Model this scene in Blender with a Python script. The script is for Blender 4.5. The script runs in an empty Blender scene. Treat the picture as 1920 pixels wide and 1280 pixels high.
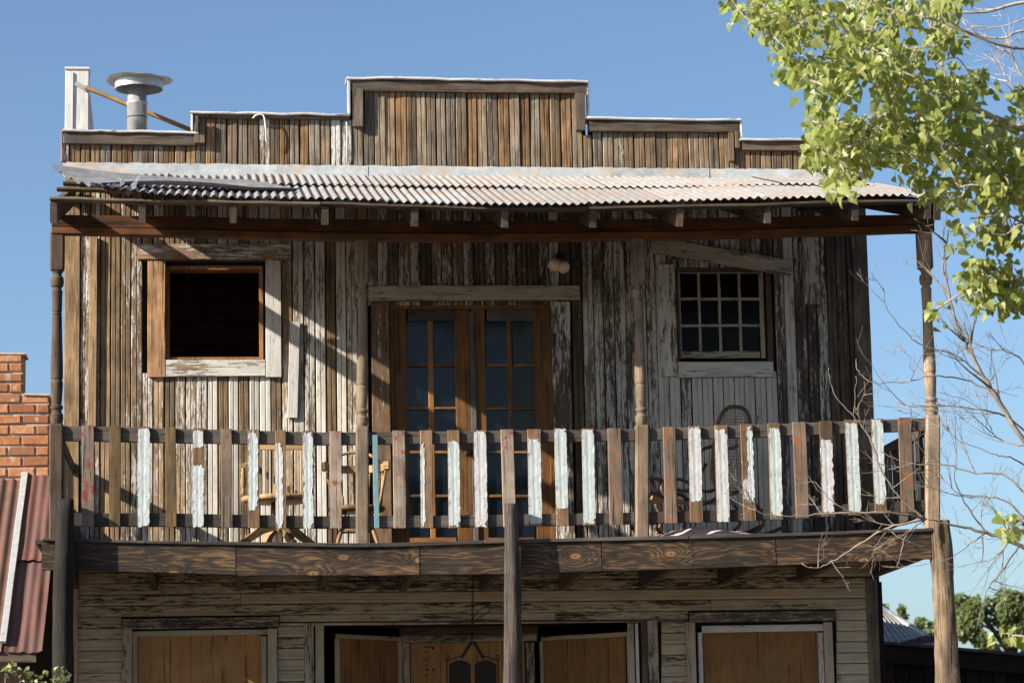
import bpy, math, random
from mathutils import Vector, Matrix, noise
V = Vector
R = random.Random(7)
sc = bpy.context.scene
COL = sc.collection

# ---------------------------------------------------------------- camera
F, DIST, EYE = 5000.0, 22.2, 1.6
yaw, pitch, roll = 0.1094, 0.1546, -0.020
fw = V((math.sin(yaw)*math.cos(pitch), math.cos(yaw)*math.cos(pitch), math.sin(pitch)))
r0 = V((math.cos(yaw), -math.sin(yaw), 0)); u0 = r0.cross(fw)
cr = math.cos(roll)*r0 + math.sin(roll)*u0
cu = -math.sin(roll)*r0 + math.cos(roll)*u0
CAM = V((0, -DIST, EYE))
cd = bpy.data.cameras.new('camera'); cam = bpy.data.objects.new('camera', cd); COL.objects.link(cam)
cam.matrix_world = Matrix(((cr.x, cu.x, -fw.x, CAM.x), (cr.y, cu.y, -fw.y, CAM.y), (cr.z, cu.z, -fw.z, CAM.z), (0, 0, 0, 1)))
cd.sensor_width = 36; cd.lens = F/1920*36; cd.clip_start = .1; cd.clip_end = 3000
cd.dof.use_dof = True; cd.dof.focus_distance = 21.3; cd.dof.aperture_fstop = 3.2
sc.camera = cam
# ---------------------------------------------------------------- world, sun
SUN = V((-2.5, -1.0, 1.35))                       # towards the sun
w = bpy.data.worlds.new('World'); sc.world = w; w.use_nodes = True
nt = w.node_tree; nt.nodes.clear()
sky = nt.nodes.new('ShaderNodeTexSky'); sky.sky_type = 'NISHITA'; sky.sun_disc = False
sky.sun_elevation = math.atan2(SUN.z, math.hypot(SUN.x, SUN.y))
sky.sun_rotation = math.atan2(SUN.x, SUN.y)
sky.air_density = 1.0; sky.dust_density = 4.0; sky.ozone_density = 2.0; sky.altitude = 1500
bg = nt.nodes.new('ShaderNodeBackground'); bg.inputs[1].default_value = .070
out = nt.nodes.new('ShaderNodeOutputWorld')
tint = nt.nodes.new('ShaderNodeVectorMath'); tint.operation = 'MULTIPLY'; tint.inputs[1].default_value = (.84, .925, .975)   # white balance of the photograph
nt.links.new(sky.outputs[0], tint.inputs[0]); nt.links.new(tint.outputs[0], bg.inputs[0]); nt.links.new(bg.outputs[0], out.inputs[0])
sl = bpy.data.lights.new('sun', 'SUN'); sl.energy = 5.0; sl.angle = math.radians(.53); sl.color = (1, .91, .76)
so = bpy.data.objects.new('sun', sl); COL.objects.link(so)
so.rotation_euler = SUN.to_track_quat('Z', 'Y').to_euler(); so.location = SUN*10
sc.view_settings.view_transform = 'Standard'; sc.view_settings.look = 'None'
sc.view_settings.exposure = 1.25; sc.view_settings.gamma = 1; sc.view_settings.use_curve_mapping = False

# ---------------------------------------------------------------- placing
def P(px, py, Y):
    d = fw + cr*((px-960)/F) - cu*((py-640)/F)
    return CAM + d*((Y+DIST)/d.y)
def X(px, py, Y): return P(px, py, Y).x
def Z(px, py, Y): return P(px, py, Y).z
def rect(xl, xr, yt, yb, Y):
    ym, xm = (yt+yb)/2, (xl+xr)/2
    return X(xl, ym, Y), X(xr, ym, Y), Z(xm, yb, Y), Z(xm, yt, Y)     # x0 x1 z0 z1
def interp(pts, x):
    if x <= pts[0][0]: return pts[0][1]
    for (a, b), (c, d) in zip(pts, pts[1:]):
        if x <= c: return b + (d-b)*(x-a)/(c-a)
    return pts[-1][1]

# ---------------------------------------------------------------- objects
WM = {}
def link(o, mtx, parent=None):
    COL.objects.link(o)
    if parent is not None:
        o.parent = parent; o.matrix_parent_inverse = WM[parent.name].inverted()
    o.matrix_basis = mtx; WM[o.name] = mtx.copy()
    return o
def tag(o, label=None, cat=None, group=None, kind=None):
    for k, v in (('label', label), ('category', cat), ('group', group), ('kind', kind)):
        if v: o[k] = v
    return o
def empty(name, loc, parent=None, **k):
    o = bpy.data.objects.new(name, None); link(o, Matrix.Translation(V(loc)), parent); return tag(o, **k)
def mesh(name, verts, faces, mats, parent=None, mtx=None, fm=None, smooth=False, **k):
    """verts are world points; mtx is the object's frame"""
    mtx = mtx or Matrix.Translation(sum((V(v) for v in verts), V())/len(verts))
    inv = mtx.inverted()
    me = bpy.data.meshes.new(name); me.from_pydata([inv @ V(v) for v in verts], [], faces)
    for m in (mats if isinstance(mats, (list, tuple)) else [mats]): me.materials.append(m)
    if fm: me.polygons.foreach_set('material_index', fm)
    if smooth: me.polygons.foreach_set('use_smooth', [True]*len(me.polygons))
    me.update()
    o = bpy.data.objects.new(name, me); link(o, mtx, parent); return tag(o, **k)
def frame(org, ax, n):
    ax = ax.normalized(); n = (n - ax*n.dot(ax)).normalized(); s = n.cross(ax)
    return Matrix(((s.x, n.x, ax.x, org.x), (s.y, n.y, ax.y, org.y), (s.z, n.z, ax.z, org.z), (0, 0, 0, 1)))
def loftgeo(rings, base=0, cap=True):
    n = len(rings[0]); vs = [p for r in rings for p in r]; fs = []
    for i in range(len(rings)-1):
        for j in range(n):
            a = base+i*n+j; b = base+i*n+(j+1) % n
            fs.append((a, b, b+n, a+n))
    if cap:
        fs.append(tuple(base+j for j in range(n))[::-1]); fs.append(tuple(base+(len(rings)-1)*n+j for j in range(n)))
    return vs, fs
def loft(name, rings, mats, parent=None, n=V((0, -1, 0)), cap=True, smooth=False, **k):
    a = sum(rings[0], V())/len(rings[0]); b = sum(rings[-1], V())/len(rings[-1])
    ax = b-a
    if abs(ax.normalized().dot(n)) > .95: n = V((1, 0, 0))
    vs, fs = loftgeo(rings, 0, cap)
    return mesh(name, vs, fs, mats, parent, frame((a+b)/2, ax, n), smooth=smooth, **k)
def prism(name, p0, p1, wd, th, mat, parent=None, n=V((0, -1, 0)), segs=4, wob=.0015, ch=.003, bow=0, tip=(1, 1), **k):
    p0, p1 = V(p0), V(p1); ax = (p1-p0).normalized()
    n = (n-ax*n.dot(ax)).normalized(); s = n.cross(ax)
    rings = []
    seed = V((R.random()*90, R.random()*90, 0))
    for i in range(segs+1):
        t = i/segs; c = p0.lerp(p1, t) + n*(bow*math.sin(math.pi*t))
        q = tip[0]+(tip[1]-tip[0])*t
        hw, ht = wd/2*q, th/2
        dw = (noise.noise(seed+V((t*3, 0, 1)))*wob*2, noise.noise(seed+V((t*3, 0, 5)))*wob*2); dn = noise.noise(seed+V((t*2, 0, 9)))*wob*2
        pr = [(-hw, -ht), (-hw, ht-ch), (-hw+ch, ht), (hw-ch, ht), (hw, ht-ch), (hw, -ht)]
        rings.append([c + s*(u + (dw[0] if u < 0 else dw[1])) + n*(v+dn) for u, v in pr])
    return loft(name, rings, mat, parent, n=n, **k)
def boxm(name, x0, x1, y0, y1, z0, z1, mat, parent=None, axis='z', segs=1, **k):
    """axis aligned board, grain along axis"""
    c = V(((x0+x1)/2, (y0+y1)/2, (z0+z1)/2)); sx, sy, sz = x1-x0, y1-y0, z1-z0
    if axis == 'z': return prism(name, V((c.x, c.y, z0)), V((c.x, c.y, z1)), sx, sy, mat, parent, V((0, -1, 0)), segs=segs, **k)
    if axis == 'x': return prism(name, V((x0, c.y, c.z)), V((x1, c.y, c.z)), sz, sy, mat, parent, V((0, -1, 0)), segs=segs, **k)
    return prism(name, V((c.x, y0, c.z)), V((c.x, y1, c.z)), sx, sz, mat, parent, V((0, 0, 1)), segs=segs, **k)
def boxes(name, bl, mats, parent=None, **k):
    """several plain boxes in one mesh: (x0,x1,y0,y1,z0,z1[,mat])"""
    vs, fs, fm = [], [], []
    for b in bl:
        x0, x1, y0, y1, z0, z1 = b[:6]; i = len(vs)
        vs += [V((x, y, z)) for z in (z0, z1) for x, y in ((x0, y0), (x1, y0), (x1, y1), (x0, y1))]
        fs += [tuple(i+q for q in f) for f in ((3, 2, 1, 0), (4, 5, 6, 7), (0, 1, 5, 4), (1, 2, 6, 5), (2, 3, 7, 6), (3, 0, 4, 7))]
        fm += [b[6] if len(b) > 6 else 0]*6
    return mesh(name, vs, fs, mats, parent, fm=fm, **k)
def strip(name, xs, top, bot, Y0, Y1, mat, parent=None, wob=.002, **k):
    """horizontal timber following sagging pixel polylines on the plane Y0 (front)"""
    rings = []; sd = R.random()*50
    for x in xs:
        yt, yb = interp(top, x), interp(bot, x)
        a, b = P(x, yt, Y0), P(x, yb, Y0)
        wz = noise.noise(V((x*.02, sd, 0)))*wob; wy = noise.noise(V((x*.02, sd, 7)))*wob
        c = .004; X_ = (a.x+b.x)/2
        rings.append([V((X_, Y0+c+wy, a.z+wz)), V((X_, Y0+wy, a.z-c+wz)), V((X_, Y0+wy, b.z+c+wz)), V((X_, Y0+c+wy, b.z+wz)), V((X_, Y1, b.z+wz)), V((X_, Y1, a.z+wz))])
    return loft(name, rings, mat, parent, **k)
def frange(a, b, n): return [a+(b-a)*i/n for i in range(n+1)]
def tubegeo(pts, rad, sides=6, base=0):
    pts = [V(p) for p in pts]; rings = []
    pn = None
    for i, p in enumerate(pts):
        d = (pts[min(i+1, len(pts)-1)]-pts[max(i-1, 0)]).normalized()
        if pn is None: pn = d.orthogonal().normalized()
        pn = (pn-d*pn.dot(d)).normalized(); b = d.cross(pn)
        r = rad[i] if isinstance(rad, (list, tuple)) else rad
        rings.append([p + (pn*math.cos(a)+b*math.sin(a))*r for a in (2*math.pi*j/sides for j in range(sides))])
    return loftgeo(rings, base)
def tube(name, pts, rad, mat, parent=None, sides=8, **k):
    vs, fs = tubegeo(pts, rad, sides)
    return mesh(name, vs, fs, mat, parent, frame(V(pts[0]), V(pts[-1])-V(pts[0])+V((0, 0, 1e-4)), V((0.1, -1, 0.05))), smooth=True, **k)
def spline(pts, n=6):
    pts = [V(p) for p in pts]; out = []
    q = [pts[0]*2-pts[1]]+pts+[pts[-1]*2-pts[-2]]
    for i in range(1, len(q)-2):
        a, b, c, d = q[i-1:i+3]
        for j in range(n):
            t = j/n
            out.append(.5*((2*b)+(c-a)*t+(2*a-5*b+4*c-d)*t*t+(3*b-a-3*c+d)*t**3))
    out.append(pts[-1]); return out

# ---------------------------------------------------------------- materials
class NB:
    def __init__(s, name):
        s.m = bpy.data.materials.new(name); s.m.use_nodes = True; s.t = s.m.node_tree; s.t.nodes.clear()
        s.out = s.n('ShaderNodeOutputMaterial'); s.b = s.n('ShaderNodeBsdfPrincipled'); s.l(s.b.outputs[0], s.out.inputs[0])
    def n(s, t, **k):
        x = s.t.nodes.new(t)
        for a, b in k.items(): setattr(x, a, b)
        return x
    def l(s, a, b):
        if hasattr(a, 'links') or isinstance(a, bpy.types.NodeSocket): s.t.links.new(a, b)
        else: b.default_value = a
    def math(s, op, a, b=0.0, c=None, clamp=False):
        x = s.n('ShaderNodeMath', operation=op, use_clamp=clamp); s.l(a, x.inputs[0]); s.l(b, x.inputs[1])
        if c is not None: s.l(c, x.inputs[2])
        return x.outputs[0]
    def vec(s, op, a, b):
        x = s.n('ShaderNodeVectorMath', operation=op); s.l(a, x.inputs[0]); s.l(b, x.inputs[1]); return x.outputs[0]
    def mix(s, f, a, b, mode='MIX'):
        x = s.n('ShaderNodeMix', data_type='RGBA', blend_type=mode)
        s.l(f, x.inputs[0])
        for v, i in ((a, 6), (b, 7)): s.l(tuple(v)+(1,) if isinstance(v, (tuple, list)) and len(v) == 3 else v, x.inputs[i])
        return x.outputs[2]
    def obj(s): return s.n('ShaderNodeTexCoord').outputs['Object']
    def rnd(s): return s.n('ShaderNodeObjectInfo').outputs['Random']
    def attr(s, nm): return s.n('ShaderNodeAttribute', attribute_type='OBJECT', attribute_name=nm).outputs['Fac']
    def noise(s, v, scale, detail=4, rough=.55, dist=0):
        x = s.n('ShaderNodeTexNoise'); s.l(v, x.inputs['Vector']); x.inputs['Scale'].default_value = scale
        x.inputs['Detail'].default_value = detail; x.inputs['Roughness'].default_value = rough; x.inputs['Distortion'].default_value = dist
        return x.outputs['Fac']
    def rng(s, v, a, b, c=0., d=1., smooth=False):
        x = s.n('ShaderNodeMapRange', interpolation_type='SMOOTHSTEP' if smooth else 'LINEAR'); x.clamp = True
        for q, i in ((v, 0), (a, 1), (b, 2), (c, 3), (d, 4)): s.l(q, x.inputs[i])
        return x.outputs[0]
    def bump(s, h, dist=.003, st=1.0):
        x = s.n('ShaderNodeBump'); s.l(h, x.inputs['Height']); x.inputs['Distance'].default_value = dist; x.inputs['Strength'].default_value = st
        s.l(x.outputs[0], s.b.inputs['Normal'])
    def fin(s, col, rough=.8, spec=.3, metal=0):
        s.l(tuple(col)+(1,) if isinstance(col, tuple) and len(col) == 3 else col, s.b.inputs['Base Color'])
        s.l(rough, s.b.inputs['Roughness']); s.b.inputs['Specular IOR Level'].default_value = spec; s.l(metal, s.b.inputs['Metallic'])
        return s.m

def wood(name, warm, grey, paint=None, cover=None, tone=None, dark=.35, stain=None, knots=None, bumpd=.003, pscale=1.0, rough=.85, worn=(.55, 1.05)):
    """weathered timber, grain along local Z; cover/tone None = per-object property"""
    b = NB(name); ob = b.obj(); r = b.rnd()
    off = b.n('ShaderNodeCombineXYZ')
    for i, kf in enumerate((37., 53., 91.)): b.l(b.math('MULTIPLY', r, kf), off.inputs[i])
    co = b.vec('ADD', ob, off.outputs[0])
    st = b.vec('MULTIPLY', co, (1, 1, .045)); st2 = b.vec('MULTIPLY', co, (1, 1, .10)); st3 = b.vec('MULTIPLY', co, (1, 1, .3))
    g1 = b.noise(st, 150, 5, .7); g2 = b.noise(st2, 28, 4, .6, .4)
    g = b.math('ADD', b.math('MULTIPLY', g1, .55), b.math('MULTIPLY', g2, .45))
    gs = b.rng(g, .36, .64)
    tn = b.attr('tone') if tone is None else tone
    tn = b.math('ADD', tn, b.math('MULTIPLY', b.math('SUBTRACT', b.noise(st3, 9, 3), .5), 1.6), clamp=True)
    base = b.mix(tn, grey, warm)
    drk = b.mix(tn, tuple(c*dark for c in grey), tuple(c*dark*f for c, f in zip(warm, (1, .85, .7))))
    col = b.mix(gs, drk, base)
    col = b.mix(1.0, col, b.rng(b.noise(co, 5, 4), .3, .7, *worn), 'MULTIPLY')
    crack = b.rng(b.noise(b.vec('MULTIPLY', co, (1, 1, .022)), 55, 4, .65), .59, .65)
    col = b.mix(b.math('MULTIPLY', crack, .8), col, (.012, .01, .008))
    vk = b.n('ShaderNodeTexVoronoi', feature='F1'); vk.inputs['Scale'].default_value = 1.0; b.l(b.vec('MULTIPLY', co, (7, 7, 2.3)), vk.inputs['Vector'])
    col = b.mix(b.math('MULTIPLY', b.rng(vk.outputs['Distance'], .05, .13, 1, 0), .7), col, tuple(c*.22 for c in warm))
    br = b.math('FRACT', b.math('MULTIPLY', r, 17.3))
    col = b.mix(1.0, col, b.rng(br, 0, 1, .55, 1.2), 'MULTIPLY')
    if stain:
        s1 = b.rng(b.noise(b.vec('MULTIPLY', co, (1, 1, .6)), 22, 5, .65), .53, .58)
        s2 = b.rng(b.noise(co, 6, 2), .50, .60)
        col = b.mix(b.math('MULTIPLY', b.math('MULTIPLY', s1, s2), .85), col, stain)
    h = b.math('SUBTRACT', b.math('MULTIPLY', g1, .5), b.math('MULTIPLY', crack, .5))
    if paint:
        cv = b.attr('cover') if cover is None else cover
        pn = b.math('ADD', b.math('MULTIPLY', b.noise(b.vec('MULTIPLY', co, (1, 1, .14)), 85*pscale, 6, .78), .60),
                    b.math('MULTIPLY', b.noise(b.vec('MULTIPLY', co, (1, 1, .12)), 13*pscale, 3, .6), .40))
        th = b.rng(cv, 0, 1, .66, .35)
        mk = b.rng(pn, b.math('SUBTRACT', th, .012), b.math('ADD', th, .012))
        edge = b.rng(pn, th, b.math('ADD', th, .06))
        pc = b.mix(edge, tuple(c*.62 for c in paint), paint)
        pc = b.mix(1.0, pc, b.rng(b.noise(b.vec('MULTIPLY', co, (1, 1, .2)), 14, 5, .7), .35, .62, .72, 1.0), 'MULTIPLY')
        pk = b.rng(b.noise(co, 130, 2), .66, .70)
        pc = b.mix(b.math('MULTIPLY', pk, .6), pc, tuple(c*.25 for c in paint))
        col = b.mix(mk, col, pc)
        h = b.math('ADD', h, b.math('MULTIPLY', mk, .7))
    b.bump(h, bumpd, .8)
    return b.fin(col, rough, .25)

WHITE = (.56, .53, .49)
m_siding = wood('weathered_siding_wood', (.50, .345, .20), (.17, .14, .115), paint=WHITE)
m_parapet = wood('parapet_siding_wood', (.42, .255, .125), (.32, .275, .22), paint=(.50, .48, .46), dark=.20)
m_trim = wood('grey_trim_wood', (.22, .14, .09), (.19, .16, .13), tone=.3, dark=.35)
m_casing = wood('painted_casing_wood', (.52, .31, .17), (.24, .19, .15), paint=(.60, .58, .56), pscale=.7)
m_cream = wood('cream_casing_wood', (.22, .14, .08), (.18, .14, .10), paint=(.42, .38, .30), cover=.72, tone=.4, pscale=.7)
m_clap = wood('clapboard_paint', (.16, .10, .06), (.14, .11, .08), paint=(.46, .395, .29), tone=.4, pscale=.7)
m_cap = wood('white_cap_paint', (.3, .2, .1), (.25, .22, .2), paint=(.58, .57, .56), cover=.8, tone=.3)
m_rail = wood('charcoal_rail_wood', (.13, .10, .08), (.115, .105, .10), tone=.3, dark=.5)
m_rust = wood('rusty_slat_wood', (.32, .205, .135), (.28, .22, .18), tone=.4, stain=(.27, .095, .035), dark=.55)
m_redsl = wood('grey_slat_wood', (.36, .26, .19), (.36, .30, .255), tone=.3, stain=(.20, .02, .014), dark=.55)
m_brown = wood('brown_slat_wood', (.24, .155, .06), (.13, .095, .06), tone=.5, dark=.3)
m_tan = wood('tan_slat_wood', (.36, .195, .09), (.25, .19, .13), tone=.5, paint=(.75, .78, .80), cover=.22, dark=.35)
m_post = wood('turned_post_wood', (.52, .37, .23), (.42, .34, .27), tone=.4, dark=.42)
m_postd = wood('dark_post_wood', (.14, .09, .055), (.13, .10, .08), tone=.4, dark=.5)
m_beam = wood('stained_beam_wood', (.21, .09, .035), (.13, .065, .032), tone=.6, dark=.5)
m_raft = wood('rafter_wood', (.17, .10, .06), (.17, .145, .125), tone=.4, dark=.5)
m_door = wood('orange_door_wood', (.40, .185, .055), (.25, .12, .05), tone=.7, dark=.5, rough=.55)
m_doorg = wood('grey_door_rail', (.10, .085, .08), (.12, .115, .12), tone=.2, dark=.7)
m_jamb = wood('bare_jamb_wood', (.50, .23, .08), (.40, .25, .15), tone=.7, dark=.5)
m_ply = wood('plywood', (.42, .225, .085), (.38, .23, .10), tone=.6, dark=.75, rough=.7, worn=(.75, 1.05))
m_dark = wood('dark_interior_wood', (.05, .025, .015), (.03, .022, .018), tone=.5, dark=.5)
m_logd = wood('shaded_log', (.04, .032, .026), (.025, .022, .020), tone=.2, dark=.25, bumpd=.01)  # left log: wood colour darkened to stand for the shade on it
m_logg = wood('grey_log', (.125, .095, .075), (.115, .10, .09), tone=.2, dark=.22, bumpd=.012)
m_logt = wood('tan_log', (.40, .28, .18), (.34, .27, .20), tone=.5, dark=.25, bumpd=.012)
m_chair = wood('golden_chair_wood', (.48, .31, .14), (.42, .29, .16), tone=.7, dark=.7, rough=.45)
m_bent = wood('dark_bentwood', (.26, .135, .06), (.20, .12, .07), tone=.5, dark=.7, rough=.4)
m_bark = wood('pale_bark', (.56, .47, .38), (.62, .56, .50), tone=.4, dark=.55)
m_twig = wood('grey_twig_bark', (.36, .28, .22), (.46, .40, .35), tone=.4, dark=.4)
m_stick = wood('yellow_stick_wood', (.80, .50, .20), (.7, .48, .25), tone=.7, dark=.5)
m_wbox = wood('whitewashed_wood', (.5, .45, .4), (.55, .53, .5), paint=(.60, .59, .585), cover=.9, tone=.3)

def m_fascia_():
    b = NB('burnt_pine'); ob = b.obj(); r = b.rnd()
    sx = b.n('ShaderNodeSeparateXYZ'); b.l(ob, sx.inputs[0])
    sh = b.math('MULTIPLY', r, 40.)
    zz = b.math('ADD', sx.outputs[2], sh)
    cv = b.n('ShaderNodeCombineXYZ'); b.l(sx.outputs[0], cv.inputs[0]); b.l(zz, cv.inputs[2]); b.l(r, cv.inputs[1])
    co = cv.outputs[0]
    v = b.math('MULTIPLY', sx.outputs[0], 26.)
    w1 = b.math('MULTIPLY', b.math('SUBTRACT', b.noise(b.vec('MULTIPLY', co, (1.3, 1, .22)), 5.2, 3, .55), .5), 13.)
    v = b.math('ADD', v, w1)
    vo = b.n('ShaderNodeTexVoronoi', feature='F1', voronoi_dimensions='2D'); vo.inputs['Scale'].default_value = 1.0; vo.inputs['Randomness'].default_value = .75
    c2 = b.n('ShaderNodeCombineXYZ'); b.l(b.math('MULTIPLY', sx.outputs[0], 2.6), c2.inputs[0]); b.l(b.math('MULTIPLY', zz, 1.3), c2.inputs[1]); b.l(c2.outputs[0], vo.inputs['Vector'])
    dk = vo.outputs['Distance']
    kb = b.math('MULTIPLY', b.math('POWER', b.rng(dk, .0, .34, 1, 0), 2), 7.)
    v = b.math('ADD', v, kb)
    s = b.math('SINE', b.math('MULTIPLY', v, 4.6))
    fine = b.noise(b.vec('MULTIPLY', co, (1, 1, .04)), 160, 4, .7)
    f = b.math('ADD', b.math('MULTIPLY', s, .12), b.math('ADD', b.math('MULTIPLY', fine, 1.25), b.math('MULTIPLY', b.noise(b.vec('MULTIPLY', co, (1, 1, .2)), 7, 4, .65), 1.0)))
    f = b.math('SUBTRACT', f, .80)
    col = b.mix(b.rng(f, .22, .78, smooth=True), (.024, .017, .013), (.205, .12, .06))
    kn = b.rng(dk, .035, .075, 1, 0)
    ring = b.math('MULTIPLY', b.rng(dk, .07, .10, 1, 0), b.rng(dk, .03, .05))
    col = b.mix(b.math('MULTIPLY', kn, .7), col, (.42, .22, .10)); col = b.mix(b.rng(dk, .012, .03, 1, 0), col, (.10, .05, .03)); col = b.mix(b.math('MULTIPLY', ring, .5), col, (.03, .018, .01))
    col = b.mix(1.0, col, b.rng(b.noise(co, 2.2, 3), .35, .65, .6, 1.15), 'MULTIPLY')
    b.bump(f, .003, .6)
    return b.fin(col, .75, .3)
m_fascia = m_fascia_()

def simple(name, col, rough=.7, spec=.4, metal=0, nscale=20, var=.3, bd=.002):
    b = NB(name); ob = b.obj(); nz = b.noise(ob, nscale, 5, .65)
    c = b.mix(b.rng(nz, .3, .7), tuple(x*(1-var) for x in col), tuple(min(1, x*(1+var*.6)) for x in col))
    b.bump(nz, bd, .5); return b.fin(c, rough, spec, metal)
def galv(name, base, rust, ramt, rough=.5, metal=.35):
    b = NB(name); ob = b.obj(); r = b.rnd()
    off = b.n('ShaderNodeCombineXYZ'); b.l(b.math('MULTIPLY', r, 30.), off.inputs[0]); b.l(b.math('MULTIPLY', r, 17.), off.inputs[2])
    co = b.vec('ADD', ob, off.outputs[0])
    n1 = b.noise(co, 3.5, 5, .6); n2 = b.noise(b.vec('MULTIPLY', co, (1, .3, 1)), 16, 5, .7)
    c = b.mix(b.rng(n2, .35, .65), tuple(x*.72 for x in base), base)
    c = b.mix(1.0, c, b.rng(b.math('FRACT', b.math('MULTIPLY', r, 7.7)), 0, 1, .82, 1.06), 'MULTIPLY')
    rm = b.rng(b.math('ADD', b.math('MULTIPLY', n1, .6), b.math('MULTIPLY', n2, .4)), .62-ramt*.3, .68-ramt*.18)
    c = b.mix(b.math('MULTIPLY', rm, .8), c, rust)
    sp = b.rng(b.noise(co, 60, 2), .68, .72); c = b.mix(b.math('MULTIPLY', sp, .5), c, (.09, .05, .035))
    b.bump(n2, .002, .4); return b.fin(c, rough, .5, metal)
m_tin = galv('galvanised_tin', (.315, .308, .308), (.27, .18, .13), .42, rough=.62, metal=.1)
m_tinl = galv('loose_tin', (.34, .345, .355), (.42, .36, .32), .2, rough=.5, metal=.3)
m_flash = galv('flashing_tin', (.45, .48, .495), (.46, .33, .20), .35, rough=.45, metal=.25)
m_pipe = galv('vent_tin', (.50, .505, .51), (.4, .38, .36), .05, rough=.4, metal=.45)
m_redroof = galv('red_painted_tin', (.155, .062, .052), (.09, .055, .045), .7, rough=.6, metal=.0)
m_rustroof = galv('rusty_tin', (.13, .062, .04), (.065, .035, .028), .5, rough=.8, metal=.0)
m_strip = galv('pale_strip_tin', (.45, .46, .48), (.3, .22, .2), .1, rough=.5, metal=.2)
m_white = simple('white_plastic', (.60, .58, .55), .4, .4, nscale=8, var=.1)
m_bulb = simple('frosted_bulb', (.80, .62, .50), .3, .5, nscale=6, var=.08)
m_iron = simple('black_iron', (.022, .019, .016), .75, .15, nscale=60)
m_brass = simple('tarnished_brass', (.14, .10, .05), .45, .5, metal=.6)
m_nail = simple('nail_heads', (.02, .016, .014), .7)
m_cloth = simple('pink_cloth', (.62, .46, .45), .9, .1, nscale=50, var=.15)
m_cane = simple('cane_weave', (.28, .20, .12), .7, .3)
m_mortar = simple('mortar', (.42, .37, .32), .95, .1, nscale=40, bd=.006)
m_room = wood('room_planks', (.22, .11, .06), (.14, .09, .06), tone=.5, dark=.5)
m_blackw = simple('tarpaper', (.012, .011, .011), .9, .2)
m_dirt = simple('dusty_ground', (.16, .125, .095), .95, .1, nscale=1.3, var=.3, bd=.02)
m_asph = simple('asphalt', (.07, .068, .066), .9, .2, nscale=30, var=.3)
def m_glass_(name, c, rough, spec):
    b = NB(name); n = b.noise(b.obj(), 6, 4); b.bump(b.noise(b.obj(), 2.5, 1), .002, .5)
    return b.fin(b.mix(n, tuple(x*.6 for x in c), c), b.rng(n, .3, .7, rough, rough+.12), spec)
m_glass = m_glass_('dusty_dark_glass', (.006, .009, .014), .07, .35)
m_glassd = m_glass_('dark_sash_glass', (.003, .0032, .004), .14, .16)
def m_brick_():
    b = NB('orange_brick'); ob = b.obj(); r = b.rnd()
    co = b.vec('ADD', ob, b.vec('MULTIPLY', (1, 1, 1), b.math('MULTIPLY', r, 40.)))
    n = b.noise(co, 26, 5, .7)
    c = b.mix(r, (.40, .175, .08), (.50, .265, .15)); c = b.mix(1.0, c, b.rng(b.math('FRACT', b.math('MULTIPLY', r, 9.1)), 0, .5, .55, 1.0), 'MULTIPLY'); c = b.mix(b.rng(n, .4, .75), c, (.28, .10, .055))
    c = b.mix(b.rng(b.noise(co, 11, 3), .6, .72), c, (.42, .33, .27)); b.bump(n, .005, .8)
    return b.fin(c, .95, .15)
m_brick = m_brick_()
def m_paint_(name, c):
    b = NB(name); co = b.obj()
    n = b.noise(b.vec('MULTIPLY', co, (1, 1, .3)), 30, 5, .7); n2 = b.noise(co, 9, 3)
    col = b.mix(b.rng(n, .3, .6), tuple(x*.80 for x in c), c); col = b.mix(b.rng(n2, .56, .70), col, (c[0]*.66, c[1]*.74, c[2]*.80))
    col = b.mix(b.math('MULTIPLY', b.rng(b.noise(b.vec('MULTIPLY', co, (1, 1, .06)), 60, 4, .7), .57, .63), .55), col, (.16, .13, .11))
    col = b.mix(b.math('MULTIPLY', b.rng(b.noise(co, 55, 3), .64, .68), .7), col, (.20, .14, .09))
    b.bump(n, .004, .8); return b.fin(col, .6, .35)
m_pblue = m_paint_('pale_blue_flakes', (.46, .515, .53)); m_pwhite = m_paint_('white_flakes', (.50, .50, .52)); m_pteal = m_paint_('teal_paint', (.14, .27, .33))
def m_leaf_(name, c1, c2, tr):
    b = NB(name); r = b.rnd(); at = b.n('ShaderNodeAttribute', attribute_name='lv').outputs['Fac']
    f = b.math('FRACT', b.math('ADD', r, at))
    geo = b.n('ShaderNodeNewGeometry')
    col = b.mix(f, c1, c2); col = b.mix(b.math('MULTIPLY', geo.outputs['Backfacing'], .65), col, (.42, .46, .25))
    b.fin(col, .42, .45)
    t = b.n('ShaderNodeBsdfTranslucent'); b.l(b.mix(.5, col, (.60, .62, .05)), t.inputs[0])
    mx = b.n('ShaderNodeMixShader'); mx.inputs[0].default_value = tr
    b.l(b.b.outputs[0], mx.inputs[1]); b.l(t.outputs[0], mx.inputs[2]); b.l(mx.outputs[0], b.out.inputs[0]); return b.m
m_leaf = m_leaf_('cottonwood_leaf', (.10, .155, .03), (.36, .39, .14), .48)
m_leafd = m_leaf_('far_leaf', (.06, .095, .04), (.14, .175, .08), .3)

# ================================================================= SETTING
g = mesh('ground', [V((-1500, -1500, 0)), V((1500, -1500, 0)), V((1500, 1500, 0)), V((-1500, 1500, 0))], [(0, 1, 2, 3)], m_dirt, kind='structure')
rd = mesh('road', [V((-300, -16, .004)), V((300, -16, .004)), V((300, -7, .004)), V((-300, -7, .004))], [(0, 1, 2, 3)], m_asph, kind='structure')

# ================================================================= BUILDING
BLD = empty('wooden_building', (3, 0, 0), label='weathered two-storey false-front wooden building with peeling paint and a slatted upstairs balcony', cat='building')
YF = -1.83           # balcony front plane
YE = YF-.80          # eave plane
XL, XR = X(119, 620, 0), X(1634, 620, 0)
zfloor = Z(700, 1046, 0)
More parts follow.
